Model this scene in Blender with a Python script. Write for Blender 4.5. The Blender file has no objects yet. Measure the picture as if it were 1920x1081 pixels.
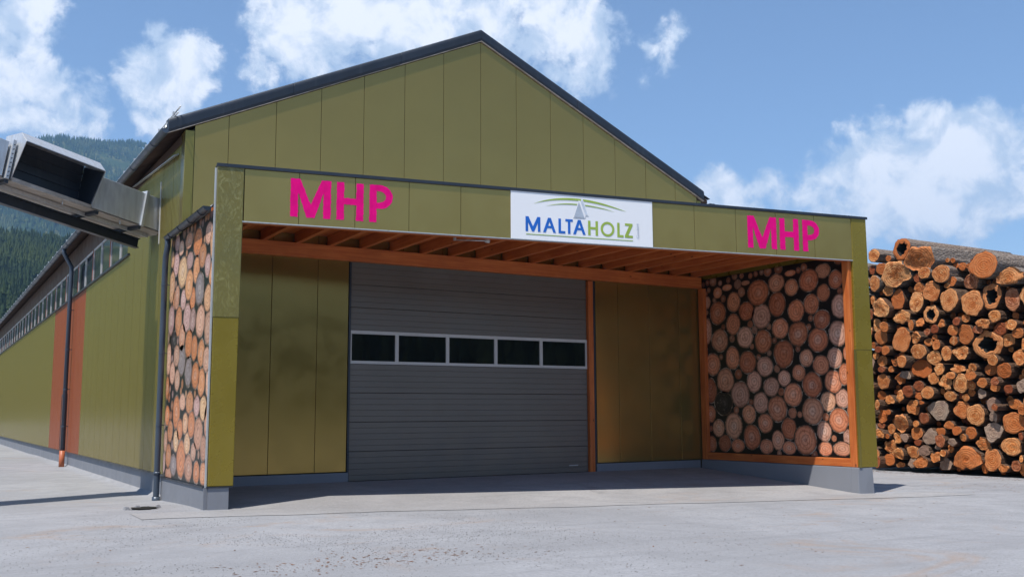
import bpy, math, random
import numpy as np
from mathutils import Vector, Matrix, noise

# ------------------------------------------------------------------ camera, sky, sun, exposure
S = bpy.context.scene
COL = S.collection
rad = math.radians

CAM = Vector((-4.16649, -16.82954, 1.54365))
yaw, pitch, roll = 0.53704, 0.1263, -0.00467
_f = Vector((math.sin(yaw) * math.cos(pitch), math.cos(yaw) * math.cos(pitch), math.sin(pitch)))
_r = Vector((math.cos(yaw), -math.sin(yaw), 0))
_u = _r.cross(_f)
_r, _u = _r * math.cos(roll) + _u * math.sin(roll), -_r * math.sin(roll) + _u * math.cos(roll)
cd = bpy.data.cameras.new('camera')
cam = bpy.data.objects.new('camera', cd)
COL.objects.link(cam)
cam.matrix_world = Matrix(((_r.x, _u.x, -_f.x, CAM.x), (_r.y, _u.y, -_f.y, CAM.y), (_r.z, _u.z, -_f.z, CAM.z), (0, 0, 0, 1)))
cd.sensor_fit = 'HORIZONTAL'
cd.sensor_width = 36
cd.lens = 34.755
cd.clip_start = 0.1
cd.clip_end = 30000
S.camera = cam

SUN_TO = Vector((-1, -0.5, 2.35)).normalized()          # towards the sun: from the left, a little in front, high
sd = bpy.data.lights.new('sun', 'SUN')
sd.energy = 5.0
sd.angle = rad(0.53)
sd.color = (1.0, 0.95, 0.88)
sun = bpy.data.objects.new('sun', sd)
COL.objects.link(sun)
sun.rotation_euler = SUN_TO.to_track_quat('Z', 'Y').to_euler()
sun.location = (0, -10, 40)

S.render.engine = 'CYCLES'
S.view_settings.view_transform = 'Standard'
S.view_settings.look = 'None'
S.view_settings.gamma = 1
S.view_settings.exposure = 0.42
S.view_settings.use_curve_mapping = False
S.cycles.max_bounces = 5
S.cycles.diffuse_bounces = 3
S.cycles.glossy_bounces = 3
S.cycles.volume_bounces = 0


def px_dir(u, v):
    return (_f + _r * ((u - 960) / 1853.6) - _u * ((v - 540.5) / 1853.6)).normalized()


W = bpy.data.worlds.new('World')
S.world = W
W.use_nodes = True
nt = W.node_tree
nt.nodes.clear()


def wn(t, **k):
    n = nt.nodes.new(t)
    for a, b in k.items():
        setattr(n, a, b)
    return n


def wmath(op, a, b=None, c=None, clamp=False):
    n = wn('ShaderNodeMath', operation=op, use_clamp=clamp)
    for i, x in enumerate((a, b, c)):
        if x is None:
            continue
        if isinstance(x, (int, float)):
            n.inputs[i].default_value = x
        else:
            nt.links.new(x, n.inputs[i])
    return n.outputs[0]


def wnoise(vec, scale, detail, rough, dist=0.0):
    n = wn('ShaderNodeTexNoise')
    n.inputs['Scale'].default_value = scale
    n.inputs['Detail'].default_value = detail
    n.inputs['Roughness'].default_value = rough
    n.inputs['Distortion'].default_value = dist
    nt.links.new(vec, n.inputs['Vector'])
    return n.outputs['Fac']


def wsmooth(x, lo, hi, a=0.0, b=1.0):
    n = wn('ShaderNodeMapRange', interpolation_type='SMOOTHSTEP')
    nt.links.new(x, n.inputs['Value'])
    for i, v in zip(('From Min', 'From Max', 'To Min', 'To Max'), (lo, hi, a, b)):
        n.inputs[i].default_value = v
    return n.outputs['Result']


sky = wn('ShaderNodeTexSky', sky_type='NISHITA', sun_disc=False)
sky.sun_elevation = math.asin(SUN_TO.z)
sky.sun_rotation = math.atan2(SUN_TO.x, SUN_TO.y)
sky.altitude = 800
sky.air_density = 1.0
sky.dust_density = 0.3
sky.ozone_density = 2.2
tc = wn('ShaderNodeTexCoord')
DIR = tc.outputs['Generated']
# cumulus clouds: (u, v, radius) of the ones in view, as directions; the same noise scatters more over the rest of the sky
BLOBS = [(20, 60, 110, .85), (60, 190, 130, .92), (150, 215, 60, .75), (310, 130, 100, .95), (300, 200, 60, .7), (490, 140, 48, .75), (60, 40, 90, .8),
         (600, 20, 150, .95), (800, 40, 190, 1.0), (960, 50, 150, 1.0), (1080, 90, 120, .9), (700, -60, 200, 1.0), (1060, 150, 50, .6), (900, -60, 180, .9),
         (1235, 90, 56, .6), (1225, 145, 40, .58), (1270, 50, 40, .6),
         (1650, 330, 130, 1.0), (1740, 250, 75, .9), (1850, 260, 90, .95), (1790, 350, 140, 1.0), (1560, 380, 110, .95), (1450, 390, 90, .9), (1350, 360, 62, .88),
         (1380, 420, 80, .9), (1900, 330, 90, .9), (1660, 270, 60, .85)]
cov = None
for u, v, r, amp in BLOBS:
    d = px_dir(u, v)
    ang = r / 1853.6
    n = wn('ShaderNodeVectorMath', operation='DOT_PRODUCT')
    nt.links.new(DIR, n.inputs[0])
    n.inputs[1].default_value = d
    o = wsmooth(n.outputs['Value'], math.cos(ang * 1.25), math.cos(ang * 0.1), 0, amp)
    cov = o if cov is None else wmath('MAXIMUM', cov, o)
general = wsmooth(wnoise(DIR, 2.6, 3, .5), .52, .75, 0, .9)
dn = wn('ShaderNodeVectorMath', operation='DOT_PRODUCT')
nt.links.new(DIR, dn.inputs[0])
dn.inputs[1].default_value = _f
away = wsmooth(dn.outputs['Value'], math.cos(rad(44)), math.cos(rad(31)), 1, 0)
cov = wmath('MAXIMUM', cov, wmath('MULTIPLY', general, away))
fb = wnoise(DIR, 11, 7, .6, .3)
fb2 = wnoise(DIR, 40, 6, .62, .3)
fbm = wmath('ADD', wmath('MULTIPLY', fb, .66), wmath('MULTIPLY', fb2, .34))
dens = wmath('ADD', wmath('MULTIPLY', cov, .62), wmath('MULTIPLY', wmath('SUBTRACT', fbm, .5), 2.0))
alpha = wsmooth(dens, .27, .53, 0, .88)
shade = wsmooth(wmath('ADD', dens, wmath('MULTIPLY', wmath('SUBTRACT', wnoise(DIR, 22, 6, .62, .4), .5), 1.9)), .3, .85)
ccol = wn('ShaderNodeMix', data_type='RGBA')
nt.links.new(shade, ccol.inputs['Factor'])
ccol.inputs['A'].default_value = (3.9, 4.7, 5.8, 1)
ccol.inputs['B'].default_value = (7.0, 7.15, 7.5, 1)
mixc = wn('ShaderNodeMix', data_type='RGBA')
nt.links.new(alpha, mixc.inputs['Factor'])
nt.links.new(sky.outputs['Color'], mixc.inputs['A'])
nt.links.new(ccol.outputs['Result'], mixc.inputs['B'])
bg = wn('ShaderNodeBackground')
bg.inputs['Strength'].default_value = 0.128
nt.links.new(mixc.outputs['Result'], bg.inputs['Color'])
wo = wn('ShaderNodeOutputWorld')
nt.links.new(bg.outputs['Background'], wo.inputs['Surface'])
HAZE = 1.7e-4
LOGS = """3.09,6.29,0.18,0.19,n|2.14,6.33,0.27,0.31,h|2.5,6.1,0.09,0.09,n|1.48,5.96,0.47,0.39,s|3.23,5.86,0.1,0.14,d|2.87,5.83,0.18,0.17,n|2.33,5.61,0.53,0.36,s|1.34,5.52,0.18,0.16,n|1.6,5.42,0.15,0.13,d|0.78,5.43,0.26,0.24,n|3.12,5.44,0.19,0.24,n|2.68,5.15,0.17,0.15,n|1.57,5.12,0.16,0.14,n|2.37,4.87,0.23,0.29,n|1.69,4.72,0.21,0.29,n|1.17,4.97,0.27,0.28,n|3.23,4.92,0.08,0.14,n|2.84,4.64,0.31,0.29,s|1.24,4.31,0.24,0.25,h|2.24,4.33,0.3,0.21,s|-0.55,5.49,0.37,0.35,n|-1.24,5.07,0.4,0.21,s|-0.1,5.1,0.22,0.22,d|0.52,5.18,0.12,0.13,n|0.67,5.08,0.09,0.08,n|0.55,4.66,0.31,0.3,n|-0.1,4.49,0.32,0.34,k|-0.64,4.63,0.25,0.34,h|-1.22,4.51,0.2,0.31,d|-0.74,4.09,0.16,0.16,n|0.14,4.12,0.12,0.11,n|3.14,4.16,0.14,0.21,n|2.79,4.07,0.15,0.15,n|2.92,4.27,0.08,0.08,n|3.01,3.79,0.21,0.22,k|2.26,3.66,0.33,0.36,n|3.22,3.55,0.08,0.1,n|2.79,3.38,0.15,0.14,n|3.03,3.41,0.11,0.09,d|3.2,3.24,0.11,0.1,n|3.01,3.07,0.18,0.16,n|2.32,3.2,0.1,0.09,n|2.47,3.01,0.14,0.1,s|2.11,3.01,0.15,0.17,n|1.66,3.68,0.16,0.17,s|1.63,3.27,0.24,0.19,k|1.36,3.53,0.13,0.11,n|1.1,3.44,0.13,0.15,n|1.14,3.66,0.08,0.08,n|1.2,3.07,0.2,0.2,n|1.68,2.79,0.32,0.26,n|2.69,2.81,0.11,0.09,n|1.07,2.74,0.16,0.16,n|3.02,2.47,0.21,0.22,n|2.41,2.53,0.16,0.16,s|2.12,2.62,0.19,0.11,w|1.29,2.49,0.17,0.16,n|0.88,2.38,0.21,0.2,s|1.78,2.29,0.15,0.14,d|1.42,2.09,0.2,0.17,n|1.71,2,0.12,0.1,n|2.08,2.14,0.16,0.17,d|2.35,1.99,0.14,0.18,s|2.98,2.82,0.13,0.09,d|1.9,2.07,0.08,0.14,d|1.64,4.13,0.16,0.14,s|1.84,4.05,0.09,0.15,n|0.88,4.01,0.1,0.11,s|1.32,3.81,0.09,0.09,d|1.1,3.88,0.13,0.13,d|0.37,4.04,0.12,0.12,d|-0.42,3.92,0.21,0.13,s|-0.25,3.77,0.14,0.11,d|0.52,3.8,0.15,0.14,n|0.15,3.66,0.25,0.26,n|0.5,3.51,0.12,0.12,n|-0.82,3.74,0.2,0.17,d|-1.21,3.82,0.16,0.14,n|-1.36,3.59,0.16,0.13,n|-1.02,3.44,0.2,0.17,n|-0.48,3.36,0.38,0.34,h|-1.02,3.86,0.06,0.07,n|0.3,3.15,0.23,0.22,s|0.73,3.17,0.15,0.19,n|-1.37,2.95,0.15,0.21,n|-0.63,2.92,0.16,0.14,n|-0.94,2.63,0.2,0.21,n|0.01,2.75,0.12,0.11,n|0.16,2.66,0.06,0.06,n|-0.46,2.68,0.21,0.16,n|-0.02,2.52,0.15,0.12,n|0.66,2.55,0.14,0.1,n|0.39,2.32,0.22,0.26,k|0.05,2.27,0.13,0.12,n|-0.3,2.32,0.13,0.13,n|-0.56,2.22,0.14,0.14,n|-0.76,2.35,0.11,0.11,d|-1.39,2.56,0.12,0.14,n|-1.02,2.14,0.13,0.12,d|0.13,2.07,0.11,0.1,n|-0.21,2.05,0.12,0.13,w|0.29,1.94,0.12,0.1,n|0.74,1.98,0.19,0.14,n|-1.34,2.21,0.15,0.18,w|0.47,2.74,0.2,0.13,s|0.49,1.98,0.1,0.09,d|-1.49,3.29,0.05,0.16,n|3.1,1.44,0.17,0.21,s|2.88,1.55,0.09,0.08,n|2.84,1.92,0.17,0.14,s|2.02,1.68,0.21,0.2,n|1.79,1.8,0.09,0.09,n|1.66,1.82,0.09,0.06,s|2.37,1.24,0.26,0.26,s|1.92,1.21,0.11,0.09,n|2.8,1.06,0.14,0.14,n|3.13,0.91,0.17,0.12,s|2.88,0.85,0.07,0.07,n|2.55,0.82,0.18,0.17,s|1.96,0.95,0.2,0.18,n|2.29,0.82,0.15,0.12,w|1.49,0.82,0.24,0.22,w|1.11,1,0.13,0.11,n|1.27,0.99,0.09,0.1,n|1.86,0.68,0.11,0.09,d|2.87,0.53,0.22,0.23,s|2.31,0.55,0.09,0.07,n|2.51,0.35,0.19,0.17,s|2.02,0.41,0.2,0.17,n|1.69,0.43,0.18,0.14,w|1.25,0.57,0.11,0.09,w|1.32,0.28,0.17,0.16,s|1.02,0.41,0.1,0.09,n|2.91,0.15,0.18,0.16,n|2.03,0.08,0.17,0.12,w|1.7,0.11,0.21,0.16,s|1.08,0.12,0.18,0.19,w|2.57,0.03,0.14,0.08,s|3.15,0.08,0.1,0.16,d|1.15,1.56,0.33,0.33,w|1.66,1.38,0.18,0.16,d|3.19,1.76,0.09,0.14,n|3.17,1.16,0.11,0.09,d|0.45,1.6,0.22,0.23,k|0,1.45,0.27,0.27,n|-0.46,1.75,0.21,0.18,w|-1.1,1.74,0.18,0.13,n|-0.72,1.67,0.09,0.09,d|-1.34,1.61,0.12,0.15,n|0.87,1.18,0.14,0.11,n|0.52,1.04,0.15,0.12,n|0.18,0.97,0.16,0.17,n|-0.57,1.43,0.12,0.15,w|-1.04,1.26,0.31,0.27,n|-0.51,1.01,0.25,0.26,w|0.7,0.71,0.15,0.11,w|-0.12,0.68,0.22,0.18,s|0.32,0.25,0.42,0.32,s|-0.39,0.28,0.26,0.28,n|-0.93,0.63,0.26,0.23,n|-0.13,0.04,0.09,0.13,n|1.02,0.41,0.11,0.1,n|0.86,0.53,0.1,0.11,s|-0.72,0.06,0.16,0.1,s|-1.22,0.05,0.11,0.16,n|-1.04,0.14,0.13,0.14,d|-1.27,0.33,0.05,0.09,n|0.37,0.85,0.1,0.1,n|1.1,0.75,0.15,0.18,d|-1.29,0.91,0.06,0.1,d"""
PRINT_R = """2.11,4.6,0.15,0.14,n|2.53,4.39,0.14,0.16,n|1.54,4.31,0.22,0.24,n|2.12,4.08,0.28,0.28,n|1.1,4.04,0.25,0.22,n|0.68,4.46,0.34,0.3,n|0.07,4.62,0.24,0.21,n|0.07,4.11,0.25,0.28,n|0.6,3.87,0.29,0.29,n|1.58,3.75,0.24,0.25,n|2.56,3.65,0.18,0.33,n|-0,3.53,0.25,0.23,n|2.08,3.38,0.29,0.28,n|1.18,3.4,0.26,0.25,n|1.75,4.7,0.17,0.08,n|1.1,4.74,0.14,0.06,n|0.57,3.26,0.27,0.27,n|-0.4,4.46,0.2,0.19,n|-0.93,4.56,0.27,0.25,n|-1.36,4.73,0.21,0.16,n|-1.72,4.49,0.19,0.2,n|-1.35,4.23,0.18,0.19,n|-0.51,3.9,0.24,0.25,n|-0.98,4.01,0.22,0.22,n|-1.79,3.89,0.21,0.26,n|-1.27,3.63,0.23,0.21,n|-0.55,3.36,0.28,0.27,n|-1.14,3.18,0.28,0.26,n|-1.71,3.29,0.25,0.27,n|-0.38,4.8,0.17,0.07,n|1.64,2.91,0.23,0.28,n|2.37,2.78,0.27,0.27,n|1.12,2.78,0.28,0.26,n|0.54,2.65,0.25,0.23,n|1.92,2.36,0.29,0.29,n|0.92,2.3,0.24,0.25,n|1.41,2,0.3,0.31,n|2.47,2.11,0.22,0.3,n|2.02,1.79,0.3,0.28,b|0.72,1.79,0.24,0.24,n|0.36,2.16,0.24,0.22,n|0.19,1.64,0.28,0.29,n|1.13,1.52,0.22,0.22,n|2.5,1.53,0.18,0.21,n|-0.07,2.92,0.3,0.31,n|-0.77,2.79,0.19,0.19,n|-1.19,2.61,0.22,0.21,n|-1.59,2.75,0.21,0.22,n|-1.9,2.84,0.06,0.14,n|-0.52,2.46,0.19,0.18,n|-0.07,2.35,0.19,0.18,n|-0.91,2.17,0.28,0.27,n|-1.52,2.23,0.24,0.24,n|-1.84,2.38,0.15,0.23,n|-0.32,1.96,0.27,0.26,n|-1.76,1.85,0.19,0.2,n|-1.35,1.79,0.21,0.21,n|-0.89,1.58,0.29,0.29,n|-1.63,1.38,0.26,0.26,n|-1.93,1.55,0.06,0.15,n|1.67,1.23,0.28,0.31,n|2.22,1.17,0.21,0.21,n|0.59,1.3,0.23,0.22,n|1.05,0.96,0.27,0.29,n|0.2,0.91,0.19,0.22,n|2.01,0.8,0.21,0.2,n|1.55,0.75,0.22,0.16,n|0.58,0.75,0.21,0.17,n|2.49,0.77,0.17,0.19,n|-0.15,1.18,0.22,0.24,n|-0.64,0.93,0.31,0.32,n|-1.2,1.13,0.2,0.22,n|-1.21,0.75,0.2,0.15,n|-0.14,0.74,0.2,0.15,n|-1.69,0.76,0.24,0.15,n|-1.85,1.02,0.11,0.17,n"""
PRINT_L = """2.82,4.87,0.2,0.16,n|2.46,4.72,0.22,0.14,n|1.84,4.77,0.29,0.15,n|1.14,4.64,0.31,0.25,n|0.34,4.68,0.24,0.19,n|0.04,4.46,0.18,0.25,n|3.21,4.6,0.16,0.16,n|2.86,4.47,0.24,0.24,n|2.28,4.24,0.36,0.29,n|1.71,4.38,0.25,0.16,n|1.71,3.93,0.29,0.28,n|1.18,4.14,0.23,0.24,n|0.74,4.34,0.25,0.21,n|0.36,4.12,0.19,0.2,n|0.88,3.76,0.3,0.29,g|0.09,3.92,0.15,0.22,n|0.28,3.54,0.25,0.23,n|3.16,4.05,0.23,0.31,n|2.68,3.79,0.2,0.23,n|2.14,3.7,0.21,0.2,n|1.39,3.64,0.21,0.2,n|2.91,3.76,0.12,0.18,n|3.12,3.39,0.26,0.28,n|2.49,3.32,0.27,0.28,n|1.79,3.33,0.29,0.26,n|1.33,3.25,0.22,0.21,n|0.76,3.18,0.31,0.28,n|0.18,3.03,0.26,0.29,n|2.14,3,0.24,0.23,n|1.58,2.84,0.27,0.25,n|1.12,2.73,0.22,0.22,n|0.62,2.62,0.24,0.23,n|0.23,2.49,0.23,0.21,n|3.22,2.64,0.2,0.3,n|2.53,2.67,0.23,0.2,n|2.81,2.99,0.2,0.16,b|2.1,2.55,0.29,0.27,g|1.53,2.32,0.26,0.26,g|0.98,2.24,0.26,0.23,n|0.54,2.11,0.25,0.24,n|2.85,2.35,0.22,0.21,n|2.41,2.2,0.21,0.2,n|3.24,2.08,0.15,0.23,n|0.08,2.09,0.15,0.24,n|1.34,1.77,0.27,0.2,n|1.9,1.79,0.23,0.15,n|0.8,1.71,0.21,0.18,n|0.35,1.67,0.23,0.21,n|2.38,1.61,0.28,0.3,n|3.15,1.55,0.2,0.19,n|1.15,1.39,0.25,0.23,n|1.63,1.41,0.2,0.19,n|0.64,1.24,0.3,0.27,n|2.03,1.29,0.22,0.19,n|2.85,1.25,0.22,0.2,n|0.05,1.44,0.18,0.28,n|1.43,1.05,0.22,0.19,n|2.33,1.08,0.21,0.2,n|0.23,1,0.21,0.21,n|1.87,0.76,0.34,0.33,n|0.94,0.92,0.18,0.15,n|1.26,0.63,0.28,0.23,n|0.67,0.58,0.21,0.19,n|0.2,0.58,0.23,0.19,n|2.47,0.63,0.24,0.19,g|3.22,1.06,0.16,0.2,n|2.93,0.79,0.23,0.22,n|2.87,0.45,0.27,0.13,n|3.3,0.65,0.12,0.19,n"""

# ------------------------------------------------------------------ helpers
random.seed(7)
RNG = np.random.default_rng(7)
TH = -0.1657                      # the canopy front stands skew to the hall gable
E_ = Vector((math.cos(TH), math.sin(TH), 0))
N_ = Vector((-math.sin(TH), math.cos(TH), 0))
D = 2.793                         # gable plane


def F(t, d, z):                   # a point of the canopy front: along it, behind it, up
    p = E_ * t + N_ * d
    return (p.x, p.y, z)


def yfront(x):
    return math.tan(TH) * x


def sm(x, a, b):
    t = min(max((x - a) / (b - a), 0), 1)
    return t * t * (3 - 2 * t)


def ground_z(x, y):
    base = -0.0125 * min(max(x, 0), 13.6) if y < 40 else 0
    if x < 0.3:
        base = -0.08 * sm(y, 0.3, 4)
    yf = yfront(x)
    s = min(max((y - yf) / (D - yf), 0), 1)
    m = sm(x, 0.0, 0.36) * (1 - sm(x, 13.1, 13.55))
    if y > D + .3:
        m *= 1 - sm(y, 20, 40)
    return base + m * s * (0.17 - base) + .012 * noise.noise((x * .25, y * .25, 3.1)) * (1 - m)


def tag(o, label=None, category=None, group=None, kind=None):
    for k, v in (('label', label), ('category', category), ('group', group), ('kind', kind)):
        if v:
            o[k] = v
    return o


def empty(name, loc, label=None, category=None, group=None):
    o = bpy.data.objects.new(name, None)
    o.empty_display_size = .3
    COL.objects.link(o)
    o.location = loc
    return tag(o, label, category, group)


class MB:
    def __init__(self):
        self.v, self.f, self.m = [], [], []

    def add(self, vs, fs, mi=0):
        b = len(self.v)
        self.v += [tuple(p) for p in vs]
        self.f += [tuple(b + i for i in q) for q in fs]
        self.m += [mi] * len(fs)
        return self

    def hexa(self, p, mi=0):      # 0-3 bottom ring, 4-7 top ring
        return self.add(p, [(3, 2, 1, 0), (4, 5, 6, 7), (0, 1, 5, 4), (1, 2, 6, 5), (2, 3, 7, 6), (3, 0, 4, 7)], mi)

    def box(self, x0, x1, y0, y1, z0, z1, mi=0):
        return self.hexa([(x0, y0, z0), (x1, y0, z0), (x1, y1, z0), (x0, y1, z0), (x0, y0, z1), (x1, y0, z1), (x1, y1, z1), (x0, y1, z1)], mi)

    def fbox(self, t0, t1, d0, d1, z0, z1, mi=0):
        return self.hexa([F(t0, d0, z0), F(t1, d0, z0), F(t1, d1, z0), F(t0, d1, z0), F(t0, d0, z1), F(t1, d0, z1), F(t1, d1, z1), F(t0, d1, z1)], mi)

    def prism(self, poly, off, mi=0):
        n = len(poly)
        o = Vector(off)
        vs = [tuple(p) for p in poly] + [tuple(Vector(p) + o) for p in poly]
        return self.add(vs, [tuple(range(n))[::-1], tuple(range(n, 2 * n))] + [(i, (i + 1) % n, n + (i + 1) % n, n + i) for i in range(n)], mi)

    def tube(self, path, r, n=12, cap=True, mi=0):
        path = [Vector(p) for p in path]
        rs = r if isinstance(r, (list, tuple)) else [r] * len(path)
        vs = []
        ref = None
        for i, p in enumerate(path):
            a = path[max(i - 1, 0)]
            b = path[min(i + 1, len(path) - 1)]
            t = (b - a).normalized()
            if ref is None:
                ref = t.orthogonal().normalized()
            ref = (ref - t * ref.dot(t)).normalized()
            bi = t.cross(ref)
            for k in range(n):
                an = 2 * math.pi * k / n
                vs.append(p + (ref * math.cos(an) + bi * math.sin(an)) * rs[i])
        fs = []
        for i in range(len(path) - 1):
            for k in range(n):
                fs.append((i * n + k, i * n + (k + 1) % n, (i + 1) * n + (k + 1) % n, (i + 1) * n + k))
        if cap:
            fs.append(tuple(range(n))[::-1])
            fs.append(tuple(range((len(path) - 1) * n, len(path) * n)))
        return self.add(vs, fs, mi)

    def build(self, name, mats, parent=None, smooth=False, bevel=0.0, label=None):
        me = bpy.data.meshes.new(name)
        me.from_pydata(self.v, [], self.f)
        mats = mats if isinstance(mats, (list, tuple)) else [mats]
        for m in mats:
            me.materials.append(m)
        if any(self.m):
            me.polygons.foreach_set('material_index', self.m)
        if smooth:
            me.polygons.foreach_set('use_smooth', [True] * len(me.polygons))
        me.validate()
        me.update()
        o = bpy.data.objects.new(name, me)
        COL.objects.link(o)
        if parent is not None:
            o.parent = parent
            o.location = -parent.location if parent.type == 'EMPTY' else Vector((0, 0, 0))
        if bevel:
            b = o.modifiers.new('bevel', 'BEVEL')
            b.width = bevel
            b.segments = 2
            b.limit_method = 'ANGLE'
        if label:
            o['label'] = label
        return o


# ------------------------------------------------------------------ materials
class Mat:
    def __init__(self, name, rough=.5, metallic=0.0, spec=.5):
        self.m = bpy.data.materials.new(name)
        self.m.use_nodes = True
        self.t = self.m.node_tree
        self.b = self.t.nodes['Principled BSDF']
        self.b.inputs['Roughness'].default_value = rough
        self.b.inputs['Metallic'].default_value = metallic
        self.b.inputs['Specular IOR Level'].default_value = spec
        self._tc = None

    def n(self, t, **k):
        x = self.t.nodes.new(t)
        for a, b in k.items():
            setattr(x, a, b)
        return x

    def lk(self, a, b):
        self.t.links.new(a, b)

    def put(self, sock, x):
        if isinstance(x, (int, float)):
            sock.default_value = x
        elif isinstance(x, tuple):
            sock.default_value = x if len(x) != 3 or sock.type == 'VECTOR' else (*x, 1)
        else:
            self.lk(x, sock)

    def tc(self, which='Object'):
        if self._tc is None:
            self._tc = self.n('ShaderNodeTexCoord')
        return self._tc.outputs[which]

    def pos(self):
        return self.n('ShaderNodeNewGeometry').outputs['Position']

    def rnd(self):
        return self.n('ShaderNodeObjectInfo').outputs['Random']

    def map(self, vec, scale=(1, 1, 1), loc=(0, 0, 0)):
        m = self.n('ShaderNodeMapping')
        self.lk(vec, m.inputs['Vector'])
        m.inputs['Scale'].default_value = scale
        m.inputs['Location'].default_value = loc
        return m.outputs['Vector']

    def noise(self, vec, scale, detail=4, rough=.55, dist=0.0):
        x = self.n('ShaderNodeTexNoise')
        self.lk(vec, x.inputs['Vector'])
        x.inputs['Scale'].default_value = scale
        x.inputs['Detail'].default_value = detail
        x.inputs['Roughness'].default_value = rough
        x.inputs['Distortion'].default_value = dist
        return x.outputs['Fac']

    def voro(self, vec, scale, feature='F1'):
        x = self.n('ShaderNodeTexVoronoi', feature=feature)
        self.lk(vec, x.inputs['Vector'])
        x.inputs['Scale'].default_value = scale
        return x.outputs['Distance']

    def math(self, op, a, b=None, clamp=False):
        x = self.n('ShaderNodeMath', operation=op, use_clamp=clamp)
        self.put(x.inputs[0], a)
        if b is not None:
            self.put(x.inputs[1], b)
        return x.outputs[0]

    def rng(self, x, lo, hi, a=0.0, b=1.0):
        r = self.n('ShaderNodeMapRange', interpolation_type='SMOOTHSTEP')
        self.put(r.inputs['Value'], x)
        for i, v in zip(('From Min', 'From Max', 'To Min', 'To Max'), (lo, hi, a, b)):
            r.inputs[i].default_value = v
        return r.outputs['Result']

    def mix(self, fac, a, b, mode='MIX'):
        x = self.n('ShaderNodeMix', data_type='RGBA', blend_type=mode)
        self.put(x.inputs['Factor'], fac)
        self.put(x.inputs['A'], a)
        self.put(x.inputs['B'], b)
        return x.outputs['Result']

    def sep(self, v):
        x = self.n('ShaderNodeSeparateXYZ')
        self.lk(v, x.inputs[0])
        return x.outputs

    def bump(self, h, strength=.3, dist=.01):
        x = self.n('ShaderNodeBump')
        x.inputs['Strength'].default_value = strength
        x.inputs['Distance'].default_value = dist
        self.lk(h, x.inputs['Height'])
        self.lk(x.outputs['Normal'], self.b.inputs['Normal'])

    def base(self, c):
        self.put(self.b.inputs['Base Color'], c)
        return self

    def rough(self, r):
        self.put(self.b.inputs['Roughness'], r)
        return self


def painted(name, c, rough=.4, var=.12, spec=.5, metallic=0.0, dirt=.15, streak=True, bump=.02, rv=1.0):
    M = Mat(name, rough, metallic, spec)
    p = M.pos()
    n1 = M.noise(p, .9, 4)
    n2 = M.noise(M.map(p, (9, 9, .5)), 1, 4)
    col = M.mix(M.rng(n1, .3, .7), tuple(x * (1 - var) for x in c), tuple(x * (1 + var) for x in c))
    r = M.rnd()
    col = M.mix(M.math('MULTIPLY', r, .35), col, tuple(x * (1 - var * 1.6) for x in c))
    if streak:
        col = M.mix(M.rng(n2, .52, .8, 0, dirt), col, tuple(.6 * x + .06 for x in c))
    M.base(col)
    M.rough(M.rng(M.noise(p, 2.3, 5), .3, .7, rough - .07 * rv, rough + .09 * rv))
    if bump:
        M.bump(M.noise(p, .8, 1), bump, .03)
    return M.m


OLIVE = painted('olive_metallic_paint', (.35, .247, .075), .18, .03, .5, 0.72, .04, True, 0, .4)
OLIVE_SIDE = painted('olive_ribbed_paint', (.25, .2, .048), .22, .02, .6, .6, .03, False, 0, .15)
OLIVE_POST = painted('olive_post_paint', (.25, .185, .022), .27, .06, .6, .4, .1, True, 0, .5)
ORANGE = painted('orange_brown_paint', (.25, .058, .014), .32, .03, .5, 0, .05, False, 0, .2)
ANTH = painted('anthracite_metal', (.028, .036, .05), .38, .15, .5, .2, .3)
GREYP = painted('grey_plinth_paint', (.2, .21, .235), .6, .06, .3, 0, .3)
DOORG = painted('grey_door_paint', (.15, .136, .122), .36, .04, .5, 0.3, .08)
FRAMEW = painted('aluminium_frame_paint', (.5, .5, .5), .4, .05)
PIPE = painted('blue_grey_pipe_paint', (.055, .075, .105), .4, .1, .5, .2, .2)
BROWNW = painted('brown_board_paint', (.085, .05, .033), .6, .15, .3)
REDPOST = painted('red_brown_post_paint', (.25, .05, .028), .5, .1, .3)
WHITE = painted('white_sign_sheet', (.8, .81, .83), .35, .012, .5, 0, .04)
JOINT = painted('dark_joint_olive', (.07, .06, .022), .6, .1, .2)  # dark olive backing that shows in the panel joints
DARKIN = painted('dark_backing', (.02, .02, .018), .8, .1, .1)


def solid(name, c, rough=.45, spec=.4):
    M = Mat(name, rough, 0, spec)
    p = M.pos()
    M.base(M.mix(M.rng(M.noise(p, 6, 5), .35, .7), c, tuple(x * .86 for x in c)))
    return M.m


MAGENTA = solid('magenta_spray_paint', (.76, .002, .2), .85, .12)
BLUE = solid('blue_vinyl', (.012, .13, .53))
GREEN = solid('green_vinyl', (.32, .45, .07))
GREYV = solid('grey_vinyl', (.42, .48, .56))
GREYL = solid('pale_grey_vinyl', (.58, .64, .72))


def film_mat():                   # mottled protective film left on the post cladding
    M = Mat('cloudy_protective_film', .3, .1, .6)
    p = M.pos()
    a = M.noise(M.map(p, (1, 1, .5)), 6.5, 5, .6, 3.2)
    b = M.noise(p, 2, 4)
    col = M.mix(M.rng(a, .48, .66, 0, .8), (.15, .128, .026), (.25, .222, .075))
    col = M.mix(M.rng(b, .4, .7, 0, .4), col, (.11, .105, .035))
    M.base(col)
    M.rough(M.rng(a, .35, .65, .5, .2))
    M.bump(a, .35, .012)
    return M.m


FILM = film_mat()


def galv_mat():
    M = Mat('galvanised_sheet', .38, .45, .5)
    p = M.pos()
    a = M.noise(M.map(p, (6, 6, 1.2)), 2.2, 5)
    v = M.voro(p, 38)
    col = M.mix(M.rng(a, .3, .75), (.58, .6, .62), (.42, .43, .44))
    col = M.mix(M.rng(v, .0, .7, 0, .25), col, (.62, .64, .66))
    M.base(col)
    M.rough(M.rng(a, .3, .7, .3, .5))
    return M.m


GALV = galv_mat()


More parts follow.
